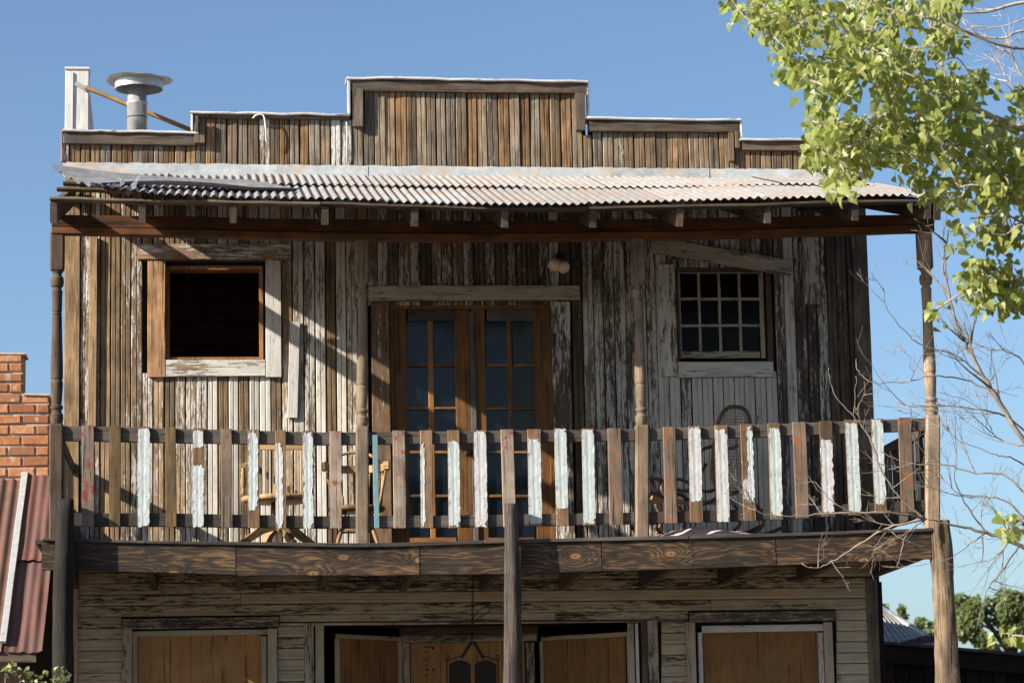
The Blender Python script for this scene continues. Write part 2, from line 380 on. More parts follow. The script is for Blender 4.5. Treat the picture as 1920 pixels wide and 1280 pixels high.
# openings on wall plane
LW = rect(311, 493, 499, 674, 0); DR = rect(733, 1037, 573, 1046, 0); RW = rect(1268, 1447, 502, 682, 0)
LB = rect(250, 500, 1184, 1560, 0); RC = rect(612, 1193, 1166, 1700, 0); RB = rect(1313, 1552, 1172, 1560, 0)
LB = LB[:2]+(.7,)+LB[3:]; RB = RB[:2]+(.7,)+RB[3:]; RC = RC[:2]+(.0,)+RC[3:]
ztop0 = Z(400, 318, 0)
def wallboxes(x0, x1, z0, z1, y0, y1, ops):
    xs = sorted({x0, x1, *[o[0] for o in ops], *[o[1] for o in ops]}); out = []
    for a, c in zip(xs, xs[1:]):
        m = (a+c)/2; cur = z0
        for o in sorted([o for o in ops if o[0] < m < o[1]], key=lambda o: o[2]):
            if o[2] > cur: out.append((a, c, y0, y1, cur, o[2]))
            cur = o[3]
        if cur < z1: out.append((a, c, y0, y1, cur, z1))
    return out
upper = boxes('upper_wall', wallboxes(XL+.02, XR-.02, zfloor-.25, ztop0, .002, .12, [LW, DR, RW]), m_blackw, BLD)
lower = boxes('lower_wall', wallboxes(X(142, 1150, 0), XR, 0, zfloor-.25, .002, .12, [LB, RC, RB]), m_blackw, BLD)

def vboard(name, x0, x1, z0, z1, y, mat, parent, tone=.5, cover=0., th=.02, warp=.003, bead=True, gap=.004, lean=0, segs=None):
    L = z1-z0; n = segs or max(2, int(L/.35)); sd = V((R.random()*99, R.random()*99, 0)); rings = []
    w = (x1-x0)-gap; cx = (x0+x1)/2; hw = w/2
    if bead: pr = [(-hw, 0), (-hw, -th*.55), (-hw+.006, -th), (-.006, -th), (-.0015, -th+.007), (.0015, -th+.007), (.006, -th), (hw-.006, -th), (hw, -th*.55), (hw, 0)]
    else: pr = [(-hw, 0), (-hw, -th+.003), (-hw+.003, -th), (hw-.003, -th), (hw, -th+.003), (hw, 0)]
    tw = R.uniform(-1, 1)*warp*.8
    for i in range(n+1):
        t = i/n; z = z0+L*t
        a = noise.noise(sd+V((z*1.3, 0, 0)))*warp; q = noise.noise(sd+V((z*1.1, 0, 8)))*warp*1.2; tws = tw+noise.noise(sd+V((z, 4, 8)))*warp*1.5
        rings.append([V((cx+u+a+lean*(t-.5), y+v-max(0, q)+(tws*u/hw if v < 0 else 0), z)) for u, v in pr])
    o = loft(name, rings, mat, parent); o['tone'] = tone; o['cover'] = cover
    return o

# upper siding: one board after another, cut round the openings
def cover_at(px, below):
    base = interp([(120, .34), (260, .42), (300, .45), (520, .62), (560, .5), (620, .62), (700, .66), (760, .45), (1000, .38), (1090, .42), (1200, .55), (1450, .58), (1480, .46), (1560, .44), (1640, .3)], px)
    return base
px = 150.0
frames = [(rect(277, 527, 470, 706, 0)), (DR[0]-.15, DR[1]+.15, 0, DR[3]+.03), (RW[0]-.02, RW[1]+.01, RW[2]-.1, RW[3]+.03)]
zb, zt = zfloor-.02, ztop0+.0
while px < 1622:
    wpx = R.uniform(18.5, 21.5); x0, x1 = X(px, 640, 0), X(min(px+wpx, 1626), 640, 0); mx = (x0+x1)/2
    segs_ = []; cur = zb
    for o in frames:
        if o[0]-.02 < mx < o[1]+.02: segs_ += [(cur, max(o[2]+.03, cur))]; cur = o[3]-.03
    segs_.append((cur, zt))
    bc = cover_at(px, 0)
    for a, c in segs_:
        if c-a < .05: continue
        mid = (a+c)/2
        cv = bc+R.gauss(0, .15)
        if 300 < px < 530 and c < LW[3]: cv = R.choice([.1, .25, .3, .55, .92, .95])
        if 560 < px < 690: cv = R.choice([.15, .6, .75, .8, .9])
        if 1235 < px < 1455 and c < RW[3]: cv = R.choice([.9, .95, .92, .6, .85])
        if px > 1090 and px < 1240: cv = R.choice([.5, .55, .85, .6])
        tone = R.uniform(.45, 1.0) if px < 700 else R.uniform(.0, .4)  # boards right of the sunlit part: shade painted in as darker wood tone
        far = px > 1470
        o = vboard('siding_board', x0, x1, a, c, R.uniform(-.001, .0), m_siding, upper, tone if not far else tone*.4, max(0, min(1, cv)), warp=.005 if px < 320 else .0035, gap=R.choice([.004, .005, .009]))
    px += wpx
# wide corner boards and odd boards
def rboard(name, xl, xr, yt, yb, Y, mat, parent, tone=.5, cover=0, th=.022, **k):
    x0, x1, z0, z1 = rect(xl, xr, yt, yb, Y); return vboard(name, x0, x1, z0, z1, Y+.0, mat, parent, tone, cover, th, bead=False, gap=0, **k)
rboard('corner_board', 120, 149, 322, 1046, -.004, m_siding, upper, .85, .05, th=.03)
rboard('corner_board', 1604, 1634, 325, 1046, -.022, m_siding, upper, .1, .12, th=.02)
rboard('loose_board', 541, 560, 604, 783, -.028, m_casing, upper, .4, .8, th=.02, lean=.03)
rboard('warped_board', 167, 182, 445, 800, -.024, m_siding, upper, .9, .02, th=.03, warp=.012)
rboard('siding_board', 1505, 1535, 440, 571, -.022, m_siding, upper, .2, .6)

# --- room behind the open window and doors
rx0, rx1, rz0, rz1 = XL+.1, XR-.1, zfloor, ztop0-.35
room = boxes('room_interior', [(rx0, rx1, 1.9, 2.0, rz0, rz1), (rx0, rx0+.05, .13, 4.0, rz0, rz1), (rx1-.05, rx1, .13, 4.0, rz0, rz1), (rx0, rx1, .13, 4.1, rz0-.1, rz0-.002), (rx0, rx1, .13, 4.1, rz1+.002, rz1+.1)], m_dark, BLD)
for k_ in range(14):
    z = rz0+.1+k_*.2
    if z+.19 < rz1: boxm('wall_plank', rx0+.06, rx1-.06, 1.85+R.uniform(0, .02), 1.89, z, z+.19, m_room, room, 'x')

# --- left window
def win(name, label=None):
    return None
x0, x1, z0, z1 = LW
lwin = boxes('window', [(x0-.001, x0+.03, -.012, .16, z0, z1), (x1-.03, x1+.001, -.012, .16, z0, z1), (x0+.031, x1-.031, -.012, .16, z1-.03, z1), (x0+.031, x1-.031, -.012, .16, z0, z0+.02)], m_jamb, BLD, label='glassless open window with a pale peeling frame left of the door')
def cas(xl, xr, yt, yb, mat, par, tone=.5, cover=.7, Y=-.026, th=.026, nm='casing', ax='z', **k):
    a, c, d, e = rect(xl, xr, yt, yb, Y)
    o = boxm(nm, a, c, Y-th, Y, d, e, mat, par, ax, segs=4, **k); o['tone'] = tone; o['cover'] = cover; return o
cas(277, 310, 489, 707, m_casing, lwin, 1, .12); cas(498, 527, 489, 707, m_casing, lwin, .4, .80); cas(311, 497, 675, 706, m_casing, lwin, .5, .70, nm='sill_board', ax='x')
o = cas(258, 544, 459, 488, m_casing, lwin, .5, .42, th=.04, nm='header_board', ax='x')
prism('stop_strip', P(270, 489, -.03), P(535, 489, -.03), .012, .03, m_casing, lwin)

# --- right window
x0, x1, z0, z1 = RW
rwin = boxes('window', [(x0, x0+.025, -.02, .14, z0, z1), (x1-.045, x1, -.02, .14, z0, z1), (x0+.026, x1-.046, -.02, .14, z1-.04, z1), (x0+.026, x1-.046, -.02, .14, z0, z0+.02)], m_postd, BLD, label='twelve-pane sash window with a board hanging askew over it')
ys = .03
cas(1236, 1267, 497, 706, m_casing, rwin, .2, .62); cas(1271, 1449, 679, 708, m_casing, rwin, .2, .80, nm='sill_board', ax='x')
prism('hanging_board', P(1222, 459, -.07), P(1484, 503, -.09), .135, .035, m_cream, rwin, segs=6)
sx0, sx1, sz0, sz1 = rect(1270, 1431, 508, 672, ys)
sash = m_cream
cas(1270, 1276, 508, 672, sash, rwin, .4, .6, Y=ys, nm='stile'); cas(1424, 1432, 508, 672, sash, rwin, .4, .6, Y=ys, nm='stile')
cas(1276, 1424, 507, 513, sash, rwin, .4, .6, Y=ys, nm='sash_rail', ax='x'); cas(1276, 1424, 659, 672, sash, rwin, .4, .6, Y=ys, nm='sash_rail', ax='x')
cx_ = [1276, 1311, 1349, 1387, 1424]; ry_ = [513, 561, 611, 659]
for x in cx_[1:-1]: cas(x-2.3, x+2.3, 513, 659, sash, rwin, .4, .6, Y=ys-.002, th=.02, nm='muntin', ch=.002)
for y in ry_[1:-1]: cas(1276, 1424, y-2.3, y+2.3, sash, rwin, .4, .6, Y=ys-.003, th=.022, nm='muntin', ax='x', ch=.002)
for a, c in zip(cx_, cx_[1:]):
    for d, e in zip(ry_, ry_[1:]):
        q = rect(a+1, c-1, d+1, e-1, ys+.004)
        t1, t2 = R.uniform(-.002, .002), R.uniform(-.002, .002)
        mesh('pane', [V((q[0], ys+.004+t1, q[2])), V((q[1], ys+.004, q[2]+0)), V((q[1], ys+.004+t2, q[3])), V((q[0], ys+.004, q[3])), V((q[0], ys+.009, q[2])), V((q[1], ys+.009, q[2])), V((q[1], ys+.009, q[3])), V((q[0], ys+.009, q[3]))], [(0, 1, 2, 3), (7, 6, 5, 4), (0, 4, 5, 1), (1, 5, 6, 2), (2, 6, 7, 3), (3, 7, 4, 0)], m_glassd, rwin)

# --- french doors
x0, x1, z0, z1 = DR
dfr = boxes('door_frame', [(x0, x0+.03, -.015, .14, z0, z1), (x1-.03, x1, -.015, .14, z0, z1), (x0+.031, x1-.031, -.015, .14, z1-.03, z1), (x0, x1, -.03, .14, z0-.06, z0-.001)], m_door, BLD)
cas(698, 732, 567, 1046, m_casing, dfr, .6, .22); cas(1038, 1073, 567, 1046, m_casing, dfr, .3, .5)
prism('header_board', P(691, 550, -.065), P(1086, 549, -.06), .125, .05, m_cream, dfr, segs=8, wob=.004)
yd = .05
rows = [(604, 684), (687, 764), (768, 846), (850, 928), (932, 1006)]
def door(xl, xr, gl, lab):
    a, c, d, e = rect(xl, xr, 580, 1045, yd)
    g0, g1 = gl[0][0], gl[-1][1]
    D = cas(xl, g0, 580, 1045, m_door, BLD, .8, 0, Y=yd, th=.04, nm='door'); D['label'] = lab
    cas(g1, xr, 580, 1045, m_door, D, .8, 0, Y=yd, th=.04, nm='stile')
    cas(g0, g1, 580, 603, m_doorg, D, .5, 0, Y=yd-.001, th=.04, nm='top_rail', ax='x'); cas(g0, g1, 1008, 1045, m_door, D, .6, 0, Y=yd-.001, th=.04, nm='bottom_rail', ax='x')
    for (p, q), (r_, s_) in zip(gl, gl[1:]): cas(q, r_, 603, 1008, m_door, D, .6, 0, Y=yd-.006, th=.03, nm='muntin', ch=.004)
    for (p, q), (r_, s_) in zip(rows, rows[1:]):
        ym = (q+r_)/2
        for gp in gl: cas(gp[0], gp[1], ym-2.6, ym+2.6, m_door, D, .5, 0, Y=yd-.008, th=.026, nm='muntin', ax='x', ch=.004)
    for gp in gl:
        for rr in rows:
            q = rect(gp[0]-1, gp[1]+1, rr[0]-1, rr[1]+1, yd+.0); t1 = R.uniform(-.003, .003)
            mesh('pane', [V((q[0], yd-.008, q[2])), V((q[1], yd-.008+t1, q[2])), V((q[1], yd-.008, q[3])), V((q[0], yd-.008-t1, q[3])), V((q[0], yd-.002, q[2])), V((q[1], yd-.002, q[2])), V((q[1], yd-.002, q[3])), V((q[0], yd-.002, q[3]))], [(0, 1, 2, 3), (7, 6, 5, 4), (0, 4, 5, 1), (1, 5, 6, 2), (2, 6, 7, 3), (3, 7, 4, 0)], m_glass, D)
    return D
dl = door(739, 883, [(764, 804), (814, 855)], 'left french door leaf')
drr = door(887, 1034, [(912, 953), (962, 1002)], 'right french door leaf')
cas(884, 894, 584, 1045, m_doorg, dl, .5, 0, Y=yd-.041, th=.018, nm='astragal')
hp = P(876, 849, yd-.04)
def lathe(name, base, ax, prof, mat, parent=None, sides=16, **k):
    ax = ax.normalized(); s = ax.orthogonal().normalized(); t = ax.cross(s)
    rings = [[base+ax*h+(s*math.cos(a)+t*math.sin(a))*r for a in (2*math.pi*j/sides for j in range(sides))] for h, r in prof]
    vs, fs = loftgeo(rings); return mesh(name, vs, fs, mat, parent, frame(base, ax, s), smooth=True, **k)
lathe('knob', hp, V((0, -1, 0)), [(0, .028), (.006, .028), (.008, .012), (.03, .011), (.035, .024), (.05, .028), (.062, .022), (.066, .004)], m_brass, dl)

# ================================================================= PARAPET
steps = [(117, 372, [(117, 243), (372, 247)], 'wide'), (356, 656, [(356, 209), (656, 214)], 'thin'), (649, 1103, [(649, 144), (1103, 152)], 'wide'), (1101, 1389, [(1101, 220), (1389, 223)], 'wide'), (1388, 1605, [(1388, 259), (1605, 262)], 'wide')]
zflash = ztop0
bl = []
for a, c, tp, kd in steps:
    bl.append((X(a+4, 280, 0), X(c-4, 280, 0), .01, .09, ztop0+.002, Z((a+c)/2, tp[0][1]+9, 0)))
parapet = boxes('parapet', bl, m_blackw, BLD)
flt = [(118, 303), (650, 311), (1100, 315), (1605, 319)]
def ptop(px):
    best = None
    for a, c, tp, kd in steps:
        if a+3 < px < c-3:
            y = interp(tp, px)+12
            best = y if best is None else min(best, y)
    return best or 255
px = 130.
while px < 1598:
    wpx = R.uniform(18, 21.5); xm = px+wpx/2
    x0, x1 = X(px, 270, 0), X(px+wpx, 270, 0)
    z0, z1 = Z(xm, interp(flt, xm)+8, 0), Z(xm, ptop(xm), 0)
    cv = 0.0
    if 395 < px < 650: cv = R.choice([.0, .1, .25, .62, .1])
    elif R.random() < .1: cv = .3
    vboard('siding_board', x0, x1, z0, z1, R.uniform(-.004, .002), m_parapet, parapet, R.choice([0, .1, .2, .3, .6, .5, .8, 1, .9]) if px < 1110 else R.uniform(.1, .75), cv, warp=.006, gap=R.choice([.003, .005, .010]), segs=4)
    px += wpx
# facing boards and caps
def hstrip(nm, xl, xr, top, bot, Y0, Y1, mat, par, n=6, **k): return strip(nm, frange(xl, xr, n), top, bot, Y0, Y1, mat, par, **k)
hstrip('facing_board', 120, 366, [(117, 249), (372, 252)], [(117, 269), (372, 273)], -.06, -.022, m_trim, parapet)
hstrip('facing_board', 656, 1098, [(649, 150), (1103, 157)], [(649, 170), (1103, 176)], -.06, -.022, m_trim, parapet)
hstrip('facing_board', 1103, 1385, [(1101, 227), (1389, 229)], [(1101, 246), (1389, 248)], -.06, -.022, m_trim, parapet)
hstrip('facing_board', 1391, 1600, [(1388, 265), (1605, 268)], [(1388, 281), (1605, 284)], -.055, -.022, m_trim, parapet)
hstrip('facing_board', 364, 655, [(356, 214), (656, 219)], [(356, 220), (656, 224)], -.055, -.022, m_trim, parapet)
for a, c, tp, kd in steps:
    t2 = [(x, y-1) for x, y in tp]; b2 = [(x, y+3) for x, y in tp]
    strip('cap_board', frange(a, c, 14), t2, b2, -.085, .13, m_cap, parapet, wob=.012)
def vtrim(nm, xl, xr, yt, yb, Y, mat, th=.03, tone=.3, cover=0):
    x0, x1, z0, z1 = rect(xl, xr, yt, yb, Y); return vboard(nm, x0, x1, z0, z1, Y, mat, parapet, tone, cover, th, bead=False, gap=0, segs=3)
vtrim('trim_board', 365, 384, 234, 270, -.024, m_parapet, th=.05, tone=.4)
vtrim('trim_board', 366, 372, 218, 247, -.076, m_trim, th=.02)
vtrim('trim_board', 661, 680, 169, 239, -.024, m_parapet, th=.05, tone=.3)
vtrim('trim_board', 1078, 1096, 177, 246, -.024, m_trim, th=.05)
vtrim('trim_board', 1366, 1375, 250, 303, -.024, m_parapet, th=.04)
vtrim('trim_board', 1377, 1386, 248, 279, -.024, m_parapet, th=.04)
vtrim('end_cap', 651, 656, 148, 216, -.0, m_cap, th=.07, cover=.9)
vtrim('end_cap', 358, 362, 214, 248, -.0, m_cap, th=.07, cover=.9)
vtrim('end_cap', 1099, 1103, 156, 222, -.0, m_cap, th=.06, cover=.7)
vtrim('end_cap', 1385, 1389, 226, 260, -.0, m_cap, th=.06, cover=.6)
vtrim('end_cap', 115, 118, 248, 305, -.0, m_jamb, th=.05)
vtrim('corner_board', 117, 129, 270, 304, -.005, m_casing, th=.03, cover=.5)
# wires
tube('cable', spline([P(474, 222, -.07), P(481, 216, -.09), P(494, 217, -.09), P(498, 240, -.1), P(499, 262, -.09), P(504, 268, -.08)]), .007, m_white, parapet)
tube('conduit', [P(650, 228, -.04), P(650.5, 270, -.045), P(650, 309, -.04)], .006, m_white, parapet)
for a, c in (((1303, 273), (1303, 315)),): pass

# flashing between parapet and porch roof
rings = []
fl_t = [(118, 304), (650, 310), (1100, 314), (1605, 318)]; fl_b = [(118, 330), (330, 333), (650, 332), (1100, 334), (1605, 336)]
def flashing(xa, xb, yo):
    vs, fs = [], []; N = 26; M = 5
    for i in range(N+1):
        x = xa+(xb-xa)*i/N
        for j in range(M):
            t = j/(M-1); y = interp(fl_t, x)+(interp(fl_b, x)-interp(fl_t, x))*t
            if j == 0: y += R.uniform(-1, 1.2)
            Yq = yo-.015-.05*t+noise.noise(V((x*.03, t*2, yo*9)))*.016
            vs.append(P(x, y, Yq))
    for i in range(N):
        for j in range(M-1): a = i*M+j; fs.append((a, a+1, a+M+1, a+M))
    n0 = len(vs); vs += [v+V((0, .004, 0)) for v in vs]; fs += [tuple(n0+q for q in f[::-1]) for f in fs]
    return mesh('flashing', vs, fs, m_flash, parapet, smooth=True)
for a, c, yo in ((118, 378, -.022), (374, 690, -.028), (686, 1150, -.022), (1146, 1330, -.03), (1326, 1534, -.022), (1530, 1602, -.03)): flashing(a, c, yo)

# building body behind
zr = Z(900, 300, 0)
body = boxes('side_wall', [(XL, XL+.1, .125, 11, 0, zr), (XR-.1, XR, .125, 11, 0, zr-.1), (XL+.101, XR-.101, 10.9, 11, 0, zr-.1)], m_trim, BLD)
roofm = boxes('roof', [(XL, XR, .125, 11, zr+.002, zr+.06)], m_tin, BLD)

# vent pipe, boxed flue, brace
yv = .35
a = P(257, 243, yv); zc = Z(257, 160, yv)
vp = lathe('vent_pipe', V((a.x, yv, zr+.06)), V((0, 0, 1)), [(0, .086), (Z(257, 197, yv)-zr-.06, .086), (Z(257, 196, yv)-zr-.06, .092), (Z(257, 193, yv)-zr-.06, .092), (Z(257, 192.5, yv)-zr-.06, .082), (zc-zr-.06, .082)], m_pipe, BLD, sides=24)
bz = Z(257, 152, yv)
vs, fs = [], []
cx = a.x
pro = [(.05, bz-.004), (.19, bz-.006), (.198, bz-.075), (.206, bz-.077), (.208, bz-.002), (.27, bz-.004), (.285, bz+.004), (.20, bz+.022), (.10, bz+.04), (.01, bz+.05)]
rings = [[V((cx+.015+math.cos(t)*r*(1+(.03*math.sin(3*t+1)+.01*math.sin(7*t) if r > .25 else 0)), yv+math.sin(t)*r, z+(.008*math.sin(2*t+.6)+.004*math.sin(9*t) if r > .25 else 0))) for t in (2*math.pi*j/40 for j in range(40))] for r, z in pro]
vs, fs = loftgeo(rings); mesh('vent_cap', vs, fs, m_pipe, vp)
lathe('pipe_band', V((cx, yv, Z(257, 222, yv))), V((0, 0, 1)), [(0, .0875), (.004, .089), (.008, .0875)], m_iron, vp, sides=24)
prism('pipe_seam', P(271, 196, yv-.07), P(272, 243, yv-.07), .006, .01, m_iron, vp)
yb_ = .75
x0, x1, z0, z1 = rect(122, 166, 130, 243, yb_)
bx_ = boxm('boxed_flue', x0, x1, yb_, yb_+.18, zr, z1, m_wbox, BLD, segs=3); bx_['label'] = 'white painted wooden box post on the roof'
boxm('cap_board', x0-.006, x1+.006, yb_-.012, yb_+.19, z1-.002, z1+.018, m_wbox, bx_, 'x')
boxm('face_board', x0+.002, x0+.07, yb_-.012, yb_-.001, zr, z1-.03, m_wbox, bx_)
mesh('side_board', [V((x1, yb_+.02, z1-.2)), V((x1+.01, yb_+.1, z1-.2)), V((x1+.09, yb_+.16, zr)), V((x1, yb_+.02, zr)), V((x1, yb_+.12, z1-.2)), V((x1, yb_+.2, zr))], [(0, 1, 2, 3), (1, 4, 5, 2), (0, 3, 5, 4)], m_wbox, bx_)
prism('roof_brace', P(160, 164, .70), P(366, 247, .56), .032, .03, m_stick, BLD, n=V((0, -1, .3)), segs=8, wob=.003)

prism('brace_strap', P(141, 156, .735), P(163, 169, .735), .04, .006, m_pipe, bx_, segs=1)
# ================================================================= PORCH ROOF
eav = [(93, 344), (190, 351), (293, 366), (430, 373), (633, 376), (950, 385), (1100, 385), (1240, 381), (1400, 378), (1560, 371), (1760, 370)]
wtop = [(118, 331), (650, 332), (1100, 334), (1605, 337)]
def roofpt(x_w, v, lift=0):
    """x in metres, v 0 at wall .. 1 at eave"""
    pxw = 420+x_w*225.2; pxe = 420+x_w*5000/(DIST+YE)
    zw = Z(pxw, interp(wtop, pxw), -.03); ze = Z(pxe, interp(eav, pxe)-3, YE)
    return V((x_w, -.03+(YE+.03)*v, zw+(ze-zw)*v+lift))
XE0, XE1 = X(97, 372, YE), X(1752, 372, YE)
proof = empty('porch_roof', (3, -1, 6), BLD)
def corr(name, fn, nw, amp, mat, parent, nv=5, ph=0, rag=0, **k):
    vs, fs = [], []; per = 7; N = nw*per
    for i in range(int(N)+1):
        u = i/N
        for j in range(nv):
            v = j/(nv-1)
            if rag and j == nv-1: v += R.uniform(-rag, rag)
            p, nn = fn(u, v); vs.append(p+nn*amp*math.cos(2*math.pi*(i/per)+ph))
    for i in range(int(N)):
        for j in range(nv-1): a = i*nv+j; fs.append((a, a+1, a+nv+1, a+nv))
    n0 = len(vs); vs += [v-fn(.5, .5)[1]*.0012 for v in vs]; fs += [tuple(n0+q for q in f[::-1]) for f in fs]
    return mesh(name, vs, fs, mat, parent, Matrix.Translation(vs[0]), smooth=True, **k)
NRM = V((0, -.3, 1)).normalized()
pit = .0655; nwv = 11; sw = nwv*pit
def sheetrow(v0, v1, xs, xe, lift, skew):
    x = xs; alt = False
    while x < xe-.2:
        l1, l2 = R.uniform(-.005, .005), R.uniform(-.005, .005); dv = R.uniform(-.022, .022); xa = x; nn = min(nwv, int((xe-x)/pit)); ww = (nn+1)*pit; alt = not alt
        def fn(u, v, xa=xa, l1=l1+(.004 if alt else 0), l2=l2+(.004 if alt else 0), dv=dv, ww=ww):
            vv = v0+(v1+dv-v0)*v
            p = roofpt(xa+ww*u, vv, lift+l1*u+l2*(1-u)+noise.noise(V((xa+ww*u, vv*2, 3)))*.008)
            return p, NRM
        corr('roof_sheet', fn, nn+1, .0105, m_tin, proof, nv=5)
        x += nn*pit
sheetrow(.30, 1.0, X(168, 360, YE), XE1, 0, 0)
sheetrow(-.02, .46, roofpt(XE0+.02, 0).x, XE1, .014, 0)
# the torn, lifted sheet at the left corner
A0, A1, B0, B1 = P(97, 312, -1.9), P(175, 348, -2.3), P(480, 341, -1.5), P(562, 357, -2.0)
def fnl(u, v):
    lft = A0.lerp(A1, u)+V((0, 0, -.03*math.sin(math.pi*u))); rgt = B0.lerp(B1, u)
    p = lft.lerp(rgt, v); p.z += .035*math.sin(math.pi*min(1, v*1.3))*u-.03*math.sin(math.pi*v)*(1-u); return p, (V((0, -.35, 1))+V((-.3*(1-v), 0, 0))).normalized()
corr('loose_roof_sheet', fnl, 4, .017, m_tinl, proof, nv=14, rag=.012, label='loose torn tin sheet lying over the roof corner')
for (a, b, c) in (((238, 366, -2.3), (262, 330, -2.3), .03), ((195, 352, -2.4), (225, 346, -2.2), .05), ((222, 357, -2.4), (232, 340, -2.3), .035), ((205, 330, -2.2), (262, 344, -2.2), .02)):
    prism('torn_tin', P(*a), P(*b), c, .003, m_pipe, proof, n=V((.3, -1, .5)), segs=4, wob=.012, ch=.001)
def purlin(nm, xa, xb, pts, Y, h, dp, mat, n=10):
    t = [(x, y) for x, y in pts]; b = [(x, y+h) for x, y in pts]
    return strip(nm, frange(xa, xb, n), t, b, Y, Y+dp, mat, proof, wob=.008)
purlin('purlin', 93, 600, [(93, 368), (300, 374), (600, 378)], YE-.0, 5, .1, m_trim); purlin('purlin', 602, 1100, [(600, 378), (950, 388), (1100, 388)], YE, 5, .1, m_trim); purlin('purlin', 1102, 1722, [(1100, 388), (1240, 384), (1420, 381), (1570, 376), (1722, 373)], YE, 5, .1, m_trim)
purlin('purlin', 106, 700, [(106, 350), (300, 356), (700, 362)], -1.7, 5, .09, m_raft); purlin('purlin', 118, 700, [(118, 340), (300, 343), (700, 346)], -.95, 5, .09, m_raft)
for pxr in (100, 266, 437, 610, 778, 947, 1112, 1275, 1440, 1605, 1741):
    xe = X(pxr, 400, YE+.03)
    e = roofpt(xe, .985); wv = roofpt(xe, 0.02)
    drop = .075; hh = .14 if pxr > 105 else .15
    e = V((xe, e.y, Z(pxr, interp([(93, 381), (266, 382), (437, 384), (610, 388), (947, 393), (1112, 393), (1275, 390), (1440, 385), (1605, 380), (1745, 377)], pxr), YE)-hh/2+.01))
    wv = V((xe, -.05, wv.z-drop-hh/2))
    if pxr == 1741: prism('rafter', wv, e, .05, hh, m_raft, proof, n=V((0, 0, 1)), segs=5, wob=.002); prism('rafter', wv+V((.07, 0, 0)), e+V((.07, -.02, -.01)), .05, hh*1.05, m_raft, proof, n=V((0, 0, 1)), segs=5)
    else: prism('rafter', wv, e, .05, hh, m_raft, proof, n=V((0, 0, 1)), segs=5, wob=.002)
bt = [(97, 402), (300, 405), (480, 409), (945, 414), (1300, 409), (1760, 401)]
bm = [(97, 425), (300, 429), (700, 437), (950, 438), (1300, 433), (1760, 420)]
bb = [(97, 437), (300, 441), (700, 450), (950, 451), (1300, 446), (1760, 433)]
def off(p, d): return [(x, y+d) for x, y in p]
strip('beam', frange(97, 1752, 24), bt, off(bm, -1), YF-.035, YF+.06, m_beam, proof, wob=.004)
strip('lower_beam', frange(97, 1752, 24), off(bm, 0), bb, YF-.045, YF+.06, m_beam, proof, wob=.004)

# ================================================================= BALCONY
balc = empty('balcony', (3, -1, zfloor), BLD)
dt = [(80, 1008), (270, 1013), (700, 1018), (950, 1011), (1250, 1004), (1500, 998), (1748, 989)]
db = [(80, 1014), (270, 1019), (700, 1027), (950, 1018), (1250, 1012), (1500, 1005), (1748, 996)]
fb = [(80, 1068), (300, 1073), (440, 1078), (700, 1079), (1000, 1074), (1300, 1066), (1500, 1058), (1748, 1047)]
for a, c in ((80, 271), (273, 905), (907, 1290), (1292, 1748)): strip('nosing_board', frange(a, c, 8), dt, off(db, -.6), YF-.05, YF+.12, m_rail, balc, wob=.004)
for a, c in ((78, 441), (443, 786), (788, 1127), (1129, 1454), (1456, 1746)):
    strip('fascia_board', frange(a, c, 8), db, fb, YF-.03, YF+.02, m_fascia, balc, wob=.004)
for k_ in range(11):
    y0 = YF+.125+k_*.152; 
    if y0 > -.12: break
    vs = []
    rings = []
    for x in frange(XL-.1, X(1746, 990, YF), 10):
        pxx = 420+x*5000/(DIST+YF); z = Z(pxx, interp(dt, pxx), YF)
        zz = z+(zfloor-.0-z)*((y0-YF)/1.83)
        rings.append([V((x, y0, zz-.03)), V((x, y0+.147, zz-.03)), V((x, y0+.147, zz)), V((x, y0, zz))])
    loft('deck_board', rings, m_rail, balc, n=V((0, 0, 1)))
for pxw in (142, 290, 450, 602, 753, 903, 1053, 1202, 1350, 1498, 1637):
    x = X(pxw, 1080, 0); pxx = 420+x*5000/(DIST+YF)
    zf = Z(pxx, interp(fb, pxx), YF)+.02; zw = Z(pxw, interp([(142, 1104), (600, 1108), (1053, 1107), (1350, 1096), (1637, 1082)], pxw), 0)
    htp = .16
    prism('joist', V((x, -.03, zw+htp/2)), V((x, YF+.03, zf+htp/2)), .055, htp, m_raft, balc, n=V((0, 0, 1)), segs=3)
for nx, ny0, ny1 in ((272, 1030, 1066), (786, 1022, 1072), (1131, 1018, 1066), (1297, 1016, 1056), (1455, 1010, 1050), (442, 1030, 1074)):
    for k_ in range(4):
        p = P(nx+R.uniform(-1, 1), ny0+(ny1-ny0)*k_/3, YF-.032)
        lathe('nail', p, V((0, -1, 0)), [(0, .005), (.003, .0045), (.004, .002)], m_nail, balc, sides=6)
